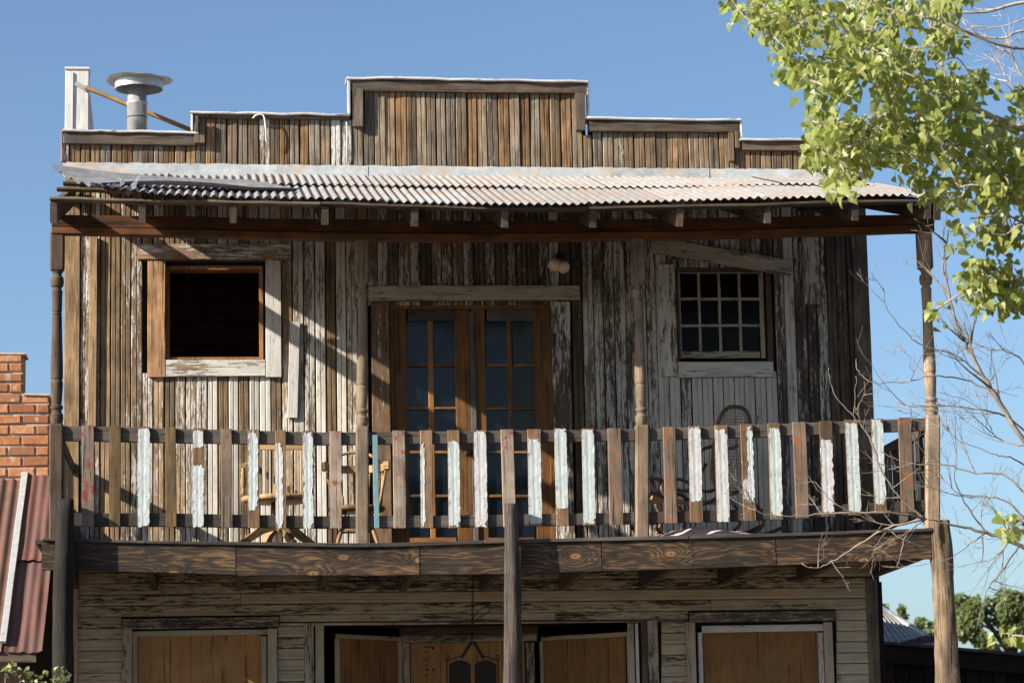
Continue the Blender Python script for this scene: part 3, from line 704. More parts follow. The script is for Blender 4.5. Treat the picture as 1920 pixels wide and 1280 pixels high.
# rails
rt = [(118, 798), (330, 803), (600, 810), (850, 808), (1200, 804), (1400, 797), (1735, 783)]
rb_ = [(118, 826), (330, 830), (600, 834), (850, 831), (1200, 826), (1400, 820), (1735, 807)]
lt = [(118, 961), (330, 962), (600, 967), (850, 966), (1200, 960), (1400, 954), (1735, 937)]
lb = [(118, 986), (330, 987), (600, 990), (850, 989), (1200, 982), (1400, 976), (1735, 958)]
for a, c in ((116, 668), (690, 1190), (1214, 1736)):
    strip('top_rail', frange(a, c, 8), rt, rb_, YF, YF+.038, m_rail, balc)
    strip('bottom_rail', frange(a, c, 8), lt, lb, YF, YF+.038, m_rail, balc)
BAL = [(153, 177, 'red'), (205, 227, 'brown'), (258, 281, 'B', .0, 1, .0, .985), (310, 331, 'brown'), (361, 383, 'B', .0, .97, .0, .62, 'W', .0, .9, .8, .97), (414, 436, 'red'),
       (464, 487, 'B', .05, .9, .18, .97), (516, 537, 'W', .0, .72, .0, .86), (567, 589, 'B', .02, .95, .0, .98), (618, 641, 'red'), (700, 710, 'T'), (737, 761, 'red'),
       (788, 812, 'W', .0, .34, .02, .86), (840, 863, 'B', .02, .97, .02, .88), (889, 914, 'W', .0, .97, .01, .985), (941, 966, 'red'), (990, 1016, 'B', .02, .96, .02, .90),
       (1041, 1065, 'B', .0, .97, .18, 1.), (1092, 1116, 'B', .0, .97, .02, .985), (1141, 1167, 'rust'),
       (1245, 1269, 'rust'), (1292, 1317, 'W', .0, .95, .22, .98), (1342, 1367, 'W', .02, .95, .0, .95), (1391, 1415, 'B', .45, .97, .2, .97, 'W', .02, .7, .22, .42), (1442, 1466, 'B', .05, .98, .03, .94),
       (1489, 1515, 'rust'), (1539, 1564, 'W', .04, .95, .04, .80), (1588, 1613, 'B', .0, .93, .03, .96), (1637, 1660, 'B', .0, .95, .10, .99), (1687, 1712, 'rust')]
for i, bsp in enumerate(BAL):
    xl, xr, kd = bsp[:3]; xm = (xl+xr)/2
    yt, yb = interp(rt, xm)-2, interp(lb, xm)
    if kd == 'T': yt += 8; 
    yo = YF-.003
    x0, x1, z0, z1 = rect(xl+.5, xr-.5, yt, yb, yo-.02)
    mat = {'red': m_redsl, 'rust': m_rust, 'brown': m_brown, 'T': m_pteal}.get(kd, m_tan)
    lean = R.uniform(-.006, .006); hw = (x1-x0)/2; cx = (x0+x1)/2; L = z1-z0; th = .024
    sd = V((i*7.3, 1, 2)); rings = []
    for k_ in range(7):
        t = k_/6; dx = noise.noise(sd+V((t*2, 0, 0)))*.003+lean*(t-.5); dy = noise.noise(sd+V((t*2, 5, 0)))*.003
        rings.append([V((cx+u*hw+dx, yo+v+dy, z0+L*t)) for u, v in ((-1, 0), (-1, -th+.003), (-.92, -th), (.92, -th), (1, -th+.003), (1, 0))])
    vs, fs = loftgeo(rings); fm = [0]*len(fs); mats = [mat, m_pblue, m_pwhite]
    sp = list(bsp[2:])
    while len(sp) >= 5 and sp[0] in 'BW':
        c, u0_, u1_, v0_, v1_ = sp[:5]; sp = sp[5:]
        mi = 1 if c == 'B' else 2; NR = 34; NC = 6; b0 = len(vs)
        rg = {6: .5, 7: .35, 8: .4, 23: .5, 26: .4}.get(i, .12)
        for k_ in range(NR+1):
            t = k_/NR
            ea = u0_+abs(noise.noise(sd+V((t*9, 3, c == 'B'))))*rg*.5+R.random()*.03-.03; eb = u1_-abs(noise.noise(sd+V((t*8, 13, c == 'B'))))*rg*.6-R.random()*.04+.03
            if t < .04 or t > .96: ea += .1*R.random(); eb -= .25*R.random()
            for q in range(NC+1):
                s = q/NC; u = ea+(eb-ea)*s
                ve = v0_+(v1_-v0_)*t+ (R.uniform(-.012, .012) if k_ in (0, NR) else R.uniform(-.003, .003))
                z = z0+L*ve
                dx = noise.noise(sd+V((ve*2, 0, 0)))*.003+lean*(ve-.5); dy = noise.noise(sd+V((ve*2, 5, 0)))*.003
                cur = .002+.0012*abs(noise.noise(sd+V((t*9, s*2, 2))))+(.006*max(0, noise.noise(sd+V((t*13, s, 6)))) if q in (0, NC) else 0)
                if abs(s-.5) < .1: cur = .0008
                vs.append(V((cx-hw+2*hw*u+dx, yo-th-cur+dy, z)))
        for k_ in range(NR):
            for q in range(NC):
                a = b0+k_*(NC+1)+q; fs.append((a, a+1, a+NC+2, a+NC+1)); fm.append(mi)
    o = mesh('baluster', vs, fs, mats, balc, Matrix.Translation(V((cx, yo, (z0+z1)/2))), fm=fm)
# side railings
def siderail(pxf, yft, yfb, mat):
    x = X(pxf, 900, YF); zt_, zb_ = Z(pxf, yft, YF), Z(pxf, yfb, YF)
    prism('side_rail', V((x, YF+.04, zt_)), V((x, -.03, zt_-.03)), .04, .09, mat, balc, n=V((0, 0, 1)))
    prism('side_rail', V((x, YF+.04, zb_)), V((x, -.03, zb_-.03)), .04, .09, mat, balc, n=V((0, 0, 1)))
    for k_ in range(12):
        y = YF+.13+k_*.145
        prism('side_baluster', V((x, y, zb_+.0)), V((x, y, zt_)), .03, .03, m_rail if k_ % 3 else m_brown, balc, segs=2)
siderail(110, 822, 965, m_rail); siderail(1738, 806, 950, m_rail)

# turned posts
def turned(name, pxt, ptop_, ptu, pxb, pts_, pbot, w, mat, lab):
    Yc = YF+.02
    top = P(pxt, ptop_, Yc); a = P(pxt+(pxb-pxt)*.25, ptu, Yc); b = P(pxb, pts_, Yc); bot = P(pxb, pbot, Yc)
    top.x = (top.x+a.x)/2
    hz = [(0, 1, 1.0), (.0, 1, 1)]
    L = a.z-b.z; rings = []; N = 24; h = w/2
    def ring(c, r, sq):
        out = []
        for j in range(N):
            t = 2*math.pi*(j+.5)/N; dx, dy = math.cos(t), math.sin(t)
            m = 1/max(abs(dx), abs(dy)) if sq else 1
            out.append(V((c.x+dx*m*r, Yc+dy*m*r, c.z)))
        return out
    rings += [ring(bot, h, 1), ring(b+V((0, 0, -.02)), h, 1), ring(b, h*.92, 1)]
    prof = [(.0, .80), (.012, .86), (.03, .93), (.06, .95), (.075, .72), (.09, .70), (.10, .88), (.115, .9), (.125, .68), (.16, .76), (.24, .86), (.27, .88), (.28, .78), (.29, .78), (.30, .88), (.40, .86), (.50, .78), (.60, .72), (.70, .68), (.705, .60), (.715, .70), (.725, .60), (.735, .68), (.83, .72), (.87, .76), (.875, .62), (.89, .62), (.90, .86), (.93, .95), (.955, .88), (.965, .66), (.98, .64), (1., .9)]
    for t, r in prof: rings.append(ring(b.lerp(a, t), h*r, 0))
    rings += [ring(a+V((0, 0, .005)), h*.95, 1), ring(a+V((0, 0, .03)), h, 1), ring(top, h, 1)]
    return loft(name, rings, mat, BLD, label=lab)
turned('porch_post', 108, 437, 508, 106, 795, 1012, .108, m_postd, 'dark brown turned post at the left end of the balcony')  # dark wood here carries the shade that falls on this post
turned('porch_post', 679, 449, 532, 679, 800, 1020, .1, m_post, 'turned post left of the doors')
turned('porch_post', 1195, 448, 532, 1203, 797, 1008, .105, m_post, 'turned post right of the doors')
turned('porch_post', 1731, 433, 505, 1747, 779, 990, .112, m_post, 'turned post at the right end of the balcony')

# log posts
def log(name, pts, rads, mat, lab, ns=40, bumps=.006, squ=0):
    q = spline(pts, 10); rings = []; n = 18; sd = V((R.random()*50, 0, 0))
    for i, p in enumerate(q):
        r = interp([(k_*10, rr) for k_, rr in enumerate(rads)], i)
        rings.append([p+V((math.cos(t), math.sin(t), 0))*(r*(1+squ*.1*math.cos(4*t))+noise.noise(sd+V((math.cos(t)*2, math.sin(t)*2, p.z*1.3)))*bumps*2+noise.noise(sd+V((math.cos(t)*5, math.sin(t)*5, p.z*5)))*bumps) for t in (2*math.pi*j/n for j in range(n))])
    return loft(name, rings, mat, BLD, label=lab, smooth=True)
YLG = YF-.12
def lp(px, py, Y=YLG): return P(px, py, Y)
a, b = lp(118, 1300), lp(124, 936); log('log_post', [V((a.x, YLG, 0)), V((a.x, YLG, 1.2)), a, lp(118, 1120), b], [.085, .08, .08, .078, .058], m_logd, 'shade-darkened log post at the left corner')
a, b = lp(962, 1300), lp(957, 944); log('log_post', [V((a.x+.02, YLG, 0)), V((a.x, YLG, 1.2)), a, lp(962, 1120), b], [.08, .075, .073, .068, .046], m_logg, 'grey weathered log post under the middle of the balcony')
yl2 = YF-.02
a, b = lp(1777, 1300, yl2), lp(1761, 975, yl2); log('log_post', [V((a.x+.05, yl2, 0)), V((a.x+.02, yl2, 1.2)), a, lp(1772, 1120, yl2), b], [.11, .10, .09, .085, .072], m_logt, 'pale cracked log post at the right corner', bumps=.018)

# ================================================================= LOWER WALL
def clap(xl, xr, py_top, py_bot, cover, tone=.4):
    """one lapped board"""
    x0, x1 = X(xl, (py_top+py_bot)/2, 0), X(xr, (py_top+py_bot)/2, 0)
    xm = 900; z1, z0 = Z(xm, py_top, 0), Z(xm, py_bot, 0); h = z1-z0; rings = []; sd = R.random()*60
    n = max(2, int((x1-x0)/.5))
    for i in range(n+1):
        x = x0+(x1-x0)*i/n; dz = noise.noise(V((x*.8, sd, 0)))*.003-.0*(x-3)
        dz -= (x-2.2)*.0035 - 0.0
        rings.append([V((x, 0, z0+dz)), V((x, -.022, z0+.001+dz)), V((x, -.024, z0+h*.30+dz)), V((x, -.019, z0+h*.36+dz)), V((x, -.021, z0+h*.42+dz)), V((x, -.016, z0+h*.93+dz)), V((x, -.008, z1-.001+dz)), V((x, 0, z1-.001+dz))])
    o = loft('clapboard', rings, m_clap, lower); o['cover'] = cover; return o
yy = 1046.
k_ = 0
while yy < 1700:
    h = 20.6
    spans = [(146, 1632)]
    if yy+h > 1172: spans = [(146, 230), (521, 571), (1240, 1293), (1568, 1632)]
    elif yy+h > 1158: spans = [(146, 228), (524, 1290), (1567, 1632)]
    for a, c in spans:
        cuts = [a]+sorted(R.uniform(a+100, c-100) for _ in range(R.choice([1, 2, 2]) if c-a > 500 else 0))+[c]
        for p, q in zip(cuts, cuts[1:]):
            if q-p > 8: clap(p, q-.8, yy, yy+h-.5, min(1, max(.0, R.choice([.66, .72, .8, .86, .95]) + (.15 if p > 1500 and yy > 1140 else 0) - (.08 if yy < 1100 else 0))))
    yy += h; k_ += 1
def lt_(nm, xl, xr, yt, yb, Y, mat, par, th=.03, ax='z', cover=.7, tone=.4):
    a, c, d, e = rect(xl, xr, yt, yb, Y); o = boxm(nm, a, c, Y-th, Y, d, e, mat, par, ax, segs=4); o['cover'] = cover; o['tone'] = tone; return o
m_ctrim = wood('lower_trim_paint', (.16, .11, .07), (.15, .13, .11), paint=(.40, .355, .28), tone=.3)
lt_('corner_board', 137, 145, 1068, 1700, -.0, m_ctrim, lower, cover=.9); lt_('corner_board', 1633, 1655, 1085, 1700, .0, m_trim, lower)
lt_('header_board', 228, 522, 1158, 1177, -.03, m_ctrim, lower, ax='x', cover=.6, th=.035)
lt_('casing', 229, 247, 1178, 1700, -.03, m_ctrim, lower, cover=.75); lt_('casing', 503, 521, 1178, 1700, -.03, m_ctrim, lower, cover=.85)
wl = lt_('boarded_window', 248, 502, 1181, 1191, -.0, m_ctrim, BLD, ax='x', cover=.9); wl['label'] = 'plywood-covered shop window on the left'
lt_('stop_bead', 248, 257, 1192, 1700, -.0, m_ctrim, wl, cover=.9); lt_('stop_bead', 491, 501, 1192, 1700, -.0, m_ctrim, wl, cover=.9)
lt_('plywood_panel', 257, 491, 1191, 1700, .02, m_ply, wl, th=.012)
lt_('header_board', 1292, 1567, 1146, 1165, -.03, m_ctrim, lower, ax='x', cover=.45, th=.035)
lt_('casing', 1293, 1310, 1166, 1700, -.03, m_ctrim, lower, cover=.9); lt_('casing', 1553, 1569, 1166, 1700, -.03, m_ctrim, lower, cover=.95)
wr = lt_('boarded_window', 1315, 1551, 1171, 1184, -.0, m_cap, BLD, ax='x', cover=.95); wr['label'] = 'plywood-covered shop window on the right'
lt_('stop_bead', 1315, 1323, 1185, 1700, -.0, m_cap, wr, cover=.8); lt_('stop_bead', 1542, 1551, 1185, 1700, -.0, m_cap, wr, cover=.8)
lt_('plywood_panel', 1323, 1542, 1183, 1700, .02, m_ply, wr, th=.012)
lt_('trim_board', 572, 590, 1168, 1700, .0, m_ctrim, lower, cover=.6); lt_('trim_board', 593, 609, 1168, 1700, -.0, m_ctrim, lower, cover=.8)
lt_('trim_board', 1183, 1194, 1168, 1700, -.0, m_ctrim, lower, cover=.85); lt_('trim_board', 1197, 1203, 1168, 1700, -.0, m_cap, lower, cover=.8, th=.02); lt_('trim_board', 1208, 1219, 1166, 1700, -.0, m_trim, lower); lt_('trim_board', 1220, 1239, 1163, 1700, -.0, m_ctrim, lower, cover=.6)
hstrip('ledge_board', 524, 1290, [(524, 1165), (1290, 1160)], [(524, 1168), (1290, 1164)], -.03, 0.0, m_ctrim, lower)
# recessed shop entrance
rcz = RC[3]
yr = .85
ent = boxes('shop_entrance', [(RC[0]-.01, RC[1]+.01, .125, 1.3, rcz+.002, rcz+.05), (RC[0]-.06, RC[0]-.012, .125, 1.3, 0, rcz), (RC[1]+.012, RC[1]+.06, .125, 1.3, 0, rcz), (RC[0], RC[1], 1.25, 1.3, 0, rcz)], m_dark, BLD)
def splay(xa, Ya, xb, Yb, yta, ytb, nm='plywood_panel'):
    p, q = P(xa, yta, Ya), P(xb, ytb, Yb); ztop = (p.z+q.z)/2
    d = (V((q.x, q.y, 0))-V((p.x, p.y, 0))).normalized(); n = V((d.y, -d.x, 0))
    c = V(((p.x+q.x)/2, (p.y+q.y)/2, 0)); wdt = math.hypot(q.x-p.x, q.y-p.y)
    prism(nm, c+V((0, 0, .5)), c+V((0, 0, ztop-.04)), wdt-.07, .012, m_ply, ent, n=n, segs=1)
    prism('top_trim', V((p.x, p.y, ztop-.02))+n*.01, V((q.x, q.y, ztop-.02))+n*.01, .035, .03, m_ctrim2, ent, n=n)
    for e in (p, q): prism('side_trim', V((e.x, e.y, .5))+n*.012, V((e.x, e.y, ztop-.04))+n*.012, .035, .03, m_ctrim2, ent, n=n)
m_ctrim2 = wood('plain_trim_paint', (.16, .11, .07), (.15, .13, .11), paint=(.42, .36, .27), tone=.3, cover=.85)
splay(630, .08, 747, yr-.05, 1184, 1196); splay(1178, .08, 1015, yr-.05, 1181, 1195)
lt_('transom_panel', 748, 1008, 1168, 1190, yr, m_raft, ent, ax='x'); lt_('header_board', 752, 1006, 1190, 1203, yr, m_ctrim, ent, ax='x', cover=.6)
lt_('side_post', 752, 771, 1204, 1700, yr, m_ctrim, ent, cover=.6); lt_('side_post', 990, 1006, 1204, 1700, yr, m_ctrim, ent, cover=.5)
lt_('plywood_panel', 772, 988, 1204, 1700, yr+.02, m_ply, ent, th=.012)
# faint pencil marks down the plywood
bl = []
for yy_, xx_, wx, hy in ((1211, 803, 18, 2), (1212, 812, 4, 5), (1221, 799, 7, 2), (1232, 800, 3, 3), (1236, 799, 5, 2), (1245, 799, 6, 2), (1252, 801, 6, 4), (1263, 800, 5, 3), (1267, 800, 2, 3), (1252, 813, 4, 6), (1259, 814, 2, 4)):
    q = rect(xx_-wx/2, xx_+wx/2, yy_, yy_+hy, yr+.007); bl.append((q[0], q[1], yr+.0055, yr+.0075, q[2], q[3]))
for b_ in bl: boxes('stencil_mark', [b_], m_nail, ent)

# ================================================================= THINGS ON THE BUILDING
# floodlight
fl = empty('flood_light', P(1050, 487, -.05), label='twin-bulb floodlight under the porch roof right of the french doors', cat='light')
lathe('mount', P(1049, 480, -.02), V((0, -1, 0)), [(0, .035), (.03, .035), (.035, .01)], m_iron, fl)
for s_, (bx, by) in ((-1, (1040, 497)), (1, (1056, 500))):
    p0 = P(1049, 486, -.07); p1 = P(bx, by, -.17); d = (p1-p0)
    prof = [(-.03, .012), (0, .018), (.03, .022), (.06, .036), (.09, .052), (.11, .056), (.13, .050), (.145, .03), (.15, .006)]
    lathe('bulb', p1-d.normalized()*.10, d, prof, m_bulb, fl)
    tube('socket', [p0, p1-d.normalized()*.08], .018, m_iron, fl)
# hanging iron bracket sign
YS = -.45
hs = empty('hanging_iron_sign', P(886, 1112, YS), label='black iron double-panel sign hanging on a chain before the shop entrance', cat='sign')
vs, fs = [], []
zt_, zb_ = P(887, 1078, YS), P(885, 1206, YS); n = 26
for i in range(n):
    c = zt_.lerp(zb_, (i+.5)/n); hx = V((1, 0, 0)) if i % 2 else V((0, 1, 0)); L = (zt_-zb_).length/n*.75
    ring = [c+hx*math.cos(t)*.008+V((0, 0, 1))*math.sin(t)*L for t in (2*math.pi*j/8 for j in range(9))]
    a, b = tubegeo(ring, .0028, 4, len(vs)); vs += a; fs += b
mesh('chain', vs, fs, m_iron, hs)
tube('wire_loop', spline([P(887, 1160, YS), P(896, 1145, YS), P(912, 1136, YS), P(919, 1139, YS), P(914, 1148, YS), P(900, 1155, YS), P(888, 1168, YS)]), .004, m_iron, hs)
for s_ in (-1, 1):
    c = 886
    prism('bracket_arm', P(c+s_*2, 1202, YS), P(c+s_*21, 1233, YS), .026, .012, m_iron, hs)
    tube('hanger_rod', [P(c+s_*18, 1227, YS), P(c+s_*48, 1238, YS)], .004, m_iron, hs)
    tube('scroll', spline([P(c+s_*46, 1237, YS), P(c+s_*50, 1233, YS), P(c+s_*48, 1227, YS), P(c+s_*44, 1230, YS), P(c+s_*47, 1235, YS)]), .004, m_iron, hs)
    tube('side_rod', [P(c+s_*48, 1236, YS), P(c+s_*48, 1330, YS)], .005, m_iron, hs)
    xl, xr = (c-44, c-3) if s_ < 0 else (c+4, c+45)
    pts = [P(xl, 1330, YS), P(xr, 1330, YS), P(xr, 1246, YS), P(xr-6, 1240, YS), P((xl+xr)/2, 1236, YS), P(xl+6, 1240, YS), P(xl, 1246, YS)]
    mesh('sign_panel', pts+[p+V((0, .012, 0)) for p in pts], [tuple(range(7)), tuple(range(13, 6, -1))]+[(i, (i+1) % 7, (i+1) % 7+7, i+7) for i in range(7)], m_iron, hs)

# chairs on the balcony -------------------------------------------------
def deckz(x, y):
    pxx = 420+x*5000/(DIST+YF); z = Z(pxx, interp(dt, pxx), YF); return z+(zfloor-z)*((y-YF)/1.83)
yc = -1.0
c0 = P(520, 960, yc); zd = deckz(c0.x, yc); ch1 = empty('swivel_armchair', (c0.x, yc, zd), label='golden wooden swivel armchair with turned arm posts, left of the captain chair on the balcony', cat='chair')
def q(x, y, Y=yc): return P(x, y, Y)
sz = Z(520, 930, yc)
lathe('seat', V((c0.x, yc, sz-.05)), V((0, 0, 1)), [(0, .25), (.01, .285), (.03, .29), (.045, .28), (.05, .25)], m_chair, ch1, sides=20)
yb2 = yc+.24
prism('top_rail', q(487, 838, yb2), q(567, 838, yb2), .045, .022, m_chair, ch1)
for x in (489, 502, 516, 529, 542, 555, 566): prism('back_slat', q(x, 925, yb2-.04), q(x, 842, yb2), .026 if x in (489, 566) else .022, .014, m_chair, ch1, segs=3)
for x in (456, 584):
    b = q(x, 928, yc-.02); t = q(x, 876, yc-.02)
    lathe('arm_post', b, t-b, [((t-b).length*h, r) for h, r in ((0, .014), (.1, .02), (.2, .012), (.3, .018), (.5, .024), (.7, .015), (.8, .02), (.9, .013), (1, .016))], m_chair, ch1, sides=10)
    prism('arm', q(x, 874, yc-.1), q(x+(12 if x < 500 else -10), 868, yb2), .05, .025, m_chair, ch1, n=V((0, 0, 1)))
lathe('pedestal', V((c0.x+.0, yc, zd+.16)), V((0, 0, 1)), [(0, .035), (.03, .045), (.08, .03), (sz-.05-zd-.16, .05)], m_bent, ch1)
for an in (20, 110, 200, 290):
    d = V((math.cos(math.radians(an)), math.sin(math.radians(an)), 0)); c = V((c0.x, yc, zd))
    rings = []
    for t, h, hh in ((.03, .20, .05), (.12, .17, .045), (.22, .10, .035), (.32, .035, .03), (.36, .025, .024)):
        s = d.cross(V((0, 0, 1))); p = c+d*t+V((0, 0, h)); rings.append([p+s*.022+V((0, 0, hh)), p-s*.022+V((0, 0, hh)), p-s*.022-V((0, 0, min(hh, h)*.9)), p+s*.022-V((0, 0, min(hh, h)*.9))])
    loft('leg', rings, m_chair, ch1)
# captain chair
yc2 = -.95; c1 = P(668, 960, yc2); zd = deckz(c1.x, yc2)
ch2 = empty('captain_chair', (c1.x, yc2, zd), label='round-backed captain chair with thick curved arm rail beside the left turned post', cat='chair')
sz = Z(668, 950, yc2)
lathe('seat', V((c1.x, yc2, sz-.045)), V((0, 0, 1)), [(0, .2), (.01, .225), (.03, .235), (.045, .22)], m_bent, ch2, sides=20)
za = Z(668, 874, yc2)
rings = []
for k_ in range(17):
    t = math.radians(-20+220*k_/16); d = V((math.cos(t), math.sin(t), 0)); p = V((c1.x, yc2, za))+d*.25
    rings.append([p+d*.022+V((0, 0, .03)), p-d*.022+V((0, 0, .03)), p-d*.022-V((0, 0, .03)), p+d*.022-V((0, 0, .03))])
loft('arm_rail', rings, m_chair, ch2, n=V((0, 0, 1)))
tube('back_hoop', spline([V((c1.x-.20, yc2+.12, za+.03)), V((c1.x-.15, yc2+.2, za+.10)), V((c1.x, yc2+.24, za+.14)), V((c1.x+.15, yc2+.2, za+.10)), V((c1.x+.22, yc2+.12, za-.03)), V((c1.x+.2, yc2+.08, sz))]), .013, m_chair, ch2)
for an in (-15, 30, 60, 90, 120, 150, 195):
    t = math.radians(an); d = V((math.cos(t), math.sin(t), 0)); b = V((c1.x, yc2, sz))+d*.19; e = V((c1.x, yc2, za-.03))+d*.245
    lathe('spindle', b, e-b, [((e-b).length*h, r) for h, r in ((0, .010), (.3, .014), (.5, .010), (.7, .014), (1, .009))], m_chair, ch2, sides=8)
for an in (45, 135, 225, 315):
    t = math.radians(an); d = V((math.cos(t), math.sin(t), 0)); c = V((c1.x, yc2, 0))
    tube('leg', spline([c+d*.13+V((0, 0, sz-.04)), c+d*.17+V((0, 0, (sz+zd)/2)), c+d*.24+V((0, 0, zd+.012))]), [.016]*9+[.018, .016, .014, .012], m_chair, ch2)
for an in (0, 90, 180, 270):
    t = math.radians(an); t0, t1_ = t-math.pi/4, t+math.pi/4; c = V((c1.x, yc2, zd+.16))
    tube('stretcher', [c+V((math.cos(t0), math.sin(t0), 0))*.19, c+V((math.cos(t1_), math.sin(t1_), 0))*.19], .009, m_chair, ch2)
# bentwood rocker
yr_ = -.75; cR = P(1340, 960, yr_); zd = deckz(cR.x, yr_)
ch3 = empty('rocking_chair', (cR.x, yr_, zd), label='dark bentwood rocking chair with tall oval cane back below the right window', cat='chair')
def o3(x, y, Y): return P(x, y, Y)
cb = P(1372, 845, yr_+.15); ovl = []
hwid, hhei = .175, .36
ax_ = (P(1380, 762, yr_+.30)-P(1364, 926, yr_-.02)); axn = ax_.normalized(); hhei = ax_.length/2; cb = (P(1380, 762, yr_+.30)+P(1364, 926, yr_-.02))/2
sid = V((.93, .36, 0)).normalized()
se = lambda c, e=.72: math.copysign(abs(c)**e, c)
ring = [cb+sid*se(math.cos(t))*hwid+axn*se(math.sin(t))*hhei for t in (2*math.pi*j/32 for j in range(33))]
tube('back_frame', ring, .017, m_bent, ch3)
vs, fs = [], []
for k_ in range(-13, 14):
    f_ = k_/14; e = math.sqrt(1-f_*f_)
    for a, b, in (((cb+axn*f_*hhei-sid*hwid*e), (cb+axn*f_*hhei+sid*hwid*e)),):
        v_, g_ = tubegeo([a, b], .0035, 4, len(vs)); vs += v_; fs += g_
for k_ in range(-6, 7):
    f_ = k_/7; e = math.sqrt(1-f_*f_)
    v_, g_ = tubegeo([cb+sid*f_*hwid-axn*hhei*e, cb+sid*f_*hwid+axn*hhei*e], .0035, 4, len(vs)); vs += v_; fs += g_
mesh('cane_panel', vs, fs, m_cane, ch3)
for s_ in (-1, 1):
    so_ = sid*s_*.22; B = lambda x, y, dy: P(x, y, yr_+dy)+so_*.5
    tube('side_scroll', spline([B(1362, 835, .18), B(1332, 850, .1), B(1330, 900, .02), B(1325, 930, -.1), B(1285, 945, -.25), B(1250, 925, -.4), B(1222, 945, -.5)]), .015, m_bent, ch3)
    tube('armrest', spline([B(1345, 870, .12), B(1320, 915, 0), B(1290, 918, -.15), B(1262, 900, -.3), B(1232, 898, -.42), B(1218, 915, -.48), B(1235, 935, -.45)]), .014, m_bent, ch3)
    tube('rocker', spline([B(1452, 985, .30), B(1415, 1000, .22), B(1350, 1014, .0), B(1280, 1016, -.2), B(1225, 1003, -.42), B(1205, 985, -.5)]), .016, m_bent, ch3)
    tube('leg', spline([B(1372, 925, .06), B(1400, 950, .14), B(1410, 980, .2), B(1385, 1006, .1)]), .014, m_bent, ch3)
    tube('leg', spline([B(1250, 945, -.35), B(1262, 975, -.33), B(1250, 1010, -.3)]), .014, m_bent, ch3)
sp = [P(x, 938, yr_+dy)+sid*s*.2 for x, dy, s in ((1345, .02, -1), (1345, .02, 1), (1255, -.35, 1), (1255, -.35, -1))]
mesh('seat', sp+[p-V((0, 0, .03)) for p in sp], [(0, 1, 2, 3), (7, 6, 5, 4), (0, 4, 5, 1), (1, 5, 6, 2), (2, 6, 7, 3), (3, 7, 4, 0)], m_cane, ch3)
prism('sunlit_arm_piece', P(1222, 932, yr_-.55), P(1256, 943, yr_-.45), .03, .02, m_chair, ch3)  # sunlit bit of the rocker's arm, its light painted as paler wood
# pink cloth
vs, fs = [], []; N, M = 30, 10
for i in range(N+1):
    for j in range(M+1):
        u, v = i/N, j/M; x = X(1228, 1000, YF+.3)+u*.80; y = YF+.16+v*.42+.05*math.sin(u*7)
        h = max(0, .10*math.sin(math.pi*u)**.6*math.sin(math.pi*v)**.7*(1-.55*u)*(1+.6*noise.noise(V((u*5, v*3, 2))))+.012*noise.noise(V((u*14, v*6, 5))))
        vs.append(V((x, y, deckz(x, y)+.006+h)))
for i in range(N):
    for j in range(M): a = i*(M+1)+j; fs.append((a, a+M+1, a+M+2, a+1))
n0 = len(vs); vs += [v-V((0, 0, .004)) for v in vs]; fs += [tuple(n0+q_ for q_ in f[::-1]) for f in fs]
mesh('crumpled_cloth', vs, fs, m_cloth, smooth=True, label='crumpled pink cloth lying on the deck edge at the right of the balcony', cat='cloth')

# ================================================================= LEFT NEIGHBOUR
NB_ = empty('brick_building', (-4, .5, 0), label='orange brick building with red tin awning at the left edge', cat='building')
yn = .25
bw_z1 = Z(60, 738, yn)
def course(y): return Z(40, y, yn)
X0n = X(-260, 800, yn); X1n = X(93, 800, yn)
bwall = boxes('brick_wall', [(X0n, X1n-.008, yn+.012, yn+.35, 0, bw_z1), (X0n, XL-.01, yn-.01, yn+.35, 0, Z(60, 905, yn), 1), (X0n, X(44, 700, yn)-.008, yn+.012, yn+.35, bw_z1+.001, Z(40, 663, yn))], [m_mortar, m_dark], NB_)  # lower box coloured dark to paint in the shade under the awning
brick_me = {}
def brick(x0, x1, z0, z1, y):
    hx, hz = (x1-x0)/2, (z1-z0)/2; c = V(((x0+x1)/2, y, (z0+z1)/2)); rings = []
    j = lambda: R.uniform(-.003, .003)
    for yy_, s in ((.06, 1), (.006, 1), (0, .0)):
        e = .006 if s == 0 else 0
        rings.append([c+V((a*(hx-e)+j(), yy_+j()*.6, b*(hz-e)+j())) for a, b in ((-1, -1), (1, -1), (1, 1), (-1, 1))])
    loft('brick', rings, m_brick, bwall)
py = 663.; row = 0
while py < 915:
    h = 19.8 if py > 700 else 18.5
    xr = 93 if py > 733 else 43
    x = xr - (26 if row % 2 else 0)
    xs = [xr]+([x] if row % 2 else [])
    while xs[-1] > -10: xs.append(xs[-1]-R.uniform(49, 54))
    for a, c in zip(xs[1:], xs):
        x0, x1 = X(a+2.0, py, yn), X(c-2.0, py, yn)
        brick(x0, x1, course(py+h-3.8), course(py), yn-R.uniform(-.003, .006))
    py += h; row += 1
# mortar cap
strip('coping', frange(44, 92, 3), [(0, 736), (92, 738)], [(0, 740), (92, 742)], yn-.01, yn+.3, m_mortar, bwall); strip('coping', frange(-200, 48, 4), [(-200, 658), (48, 661)], [(-200, 663), (48, 665)], yn-.01, yn+.3, m_mortar, bwall)
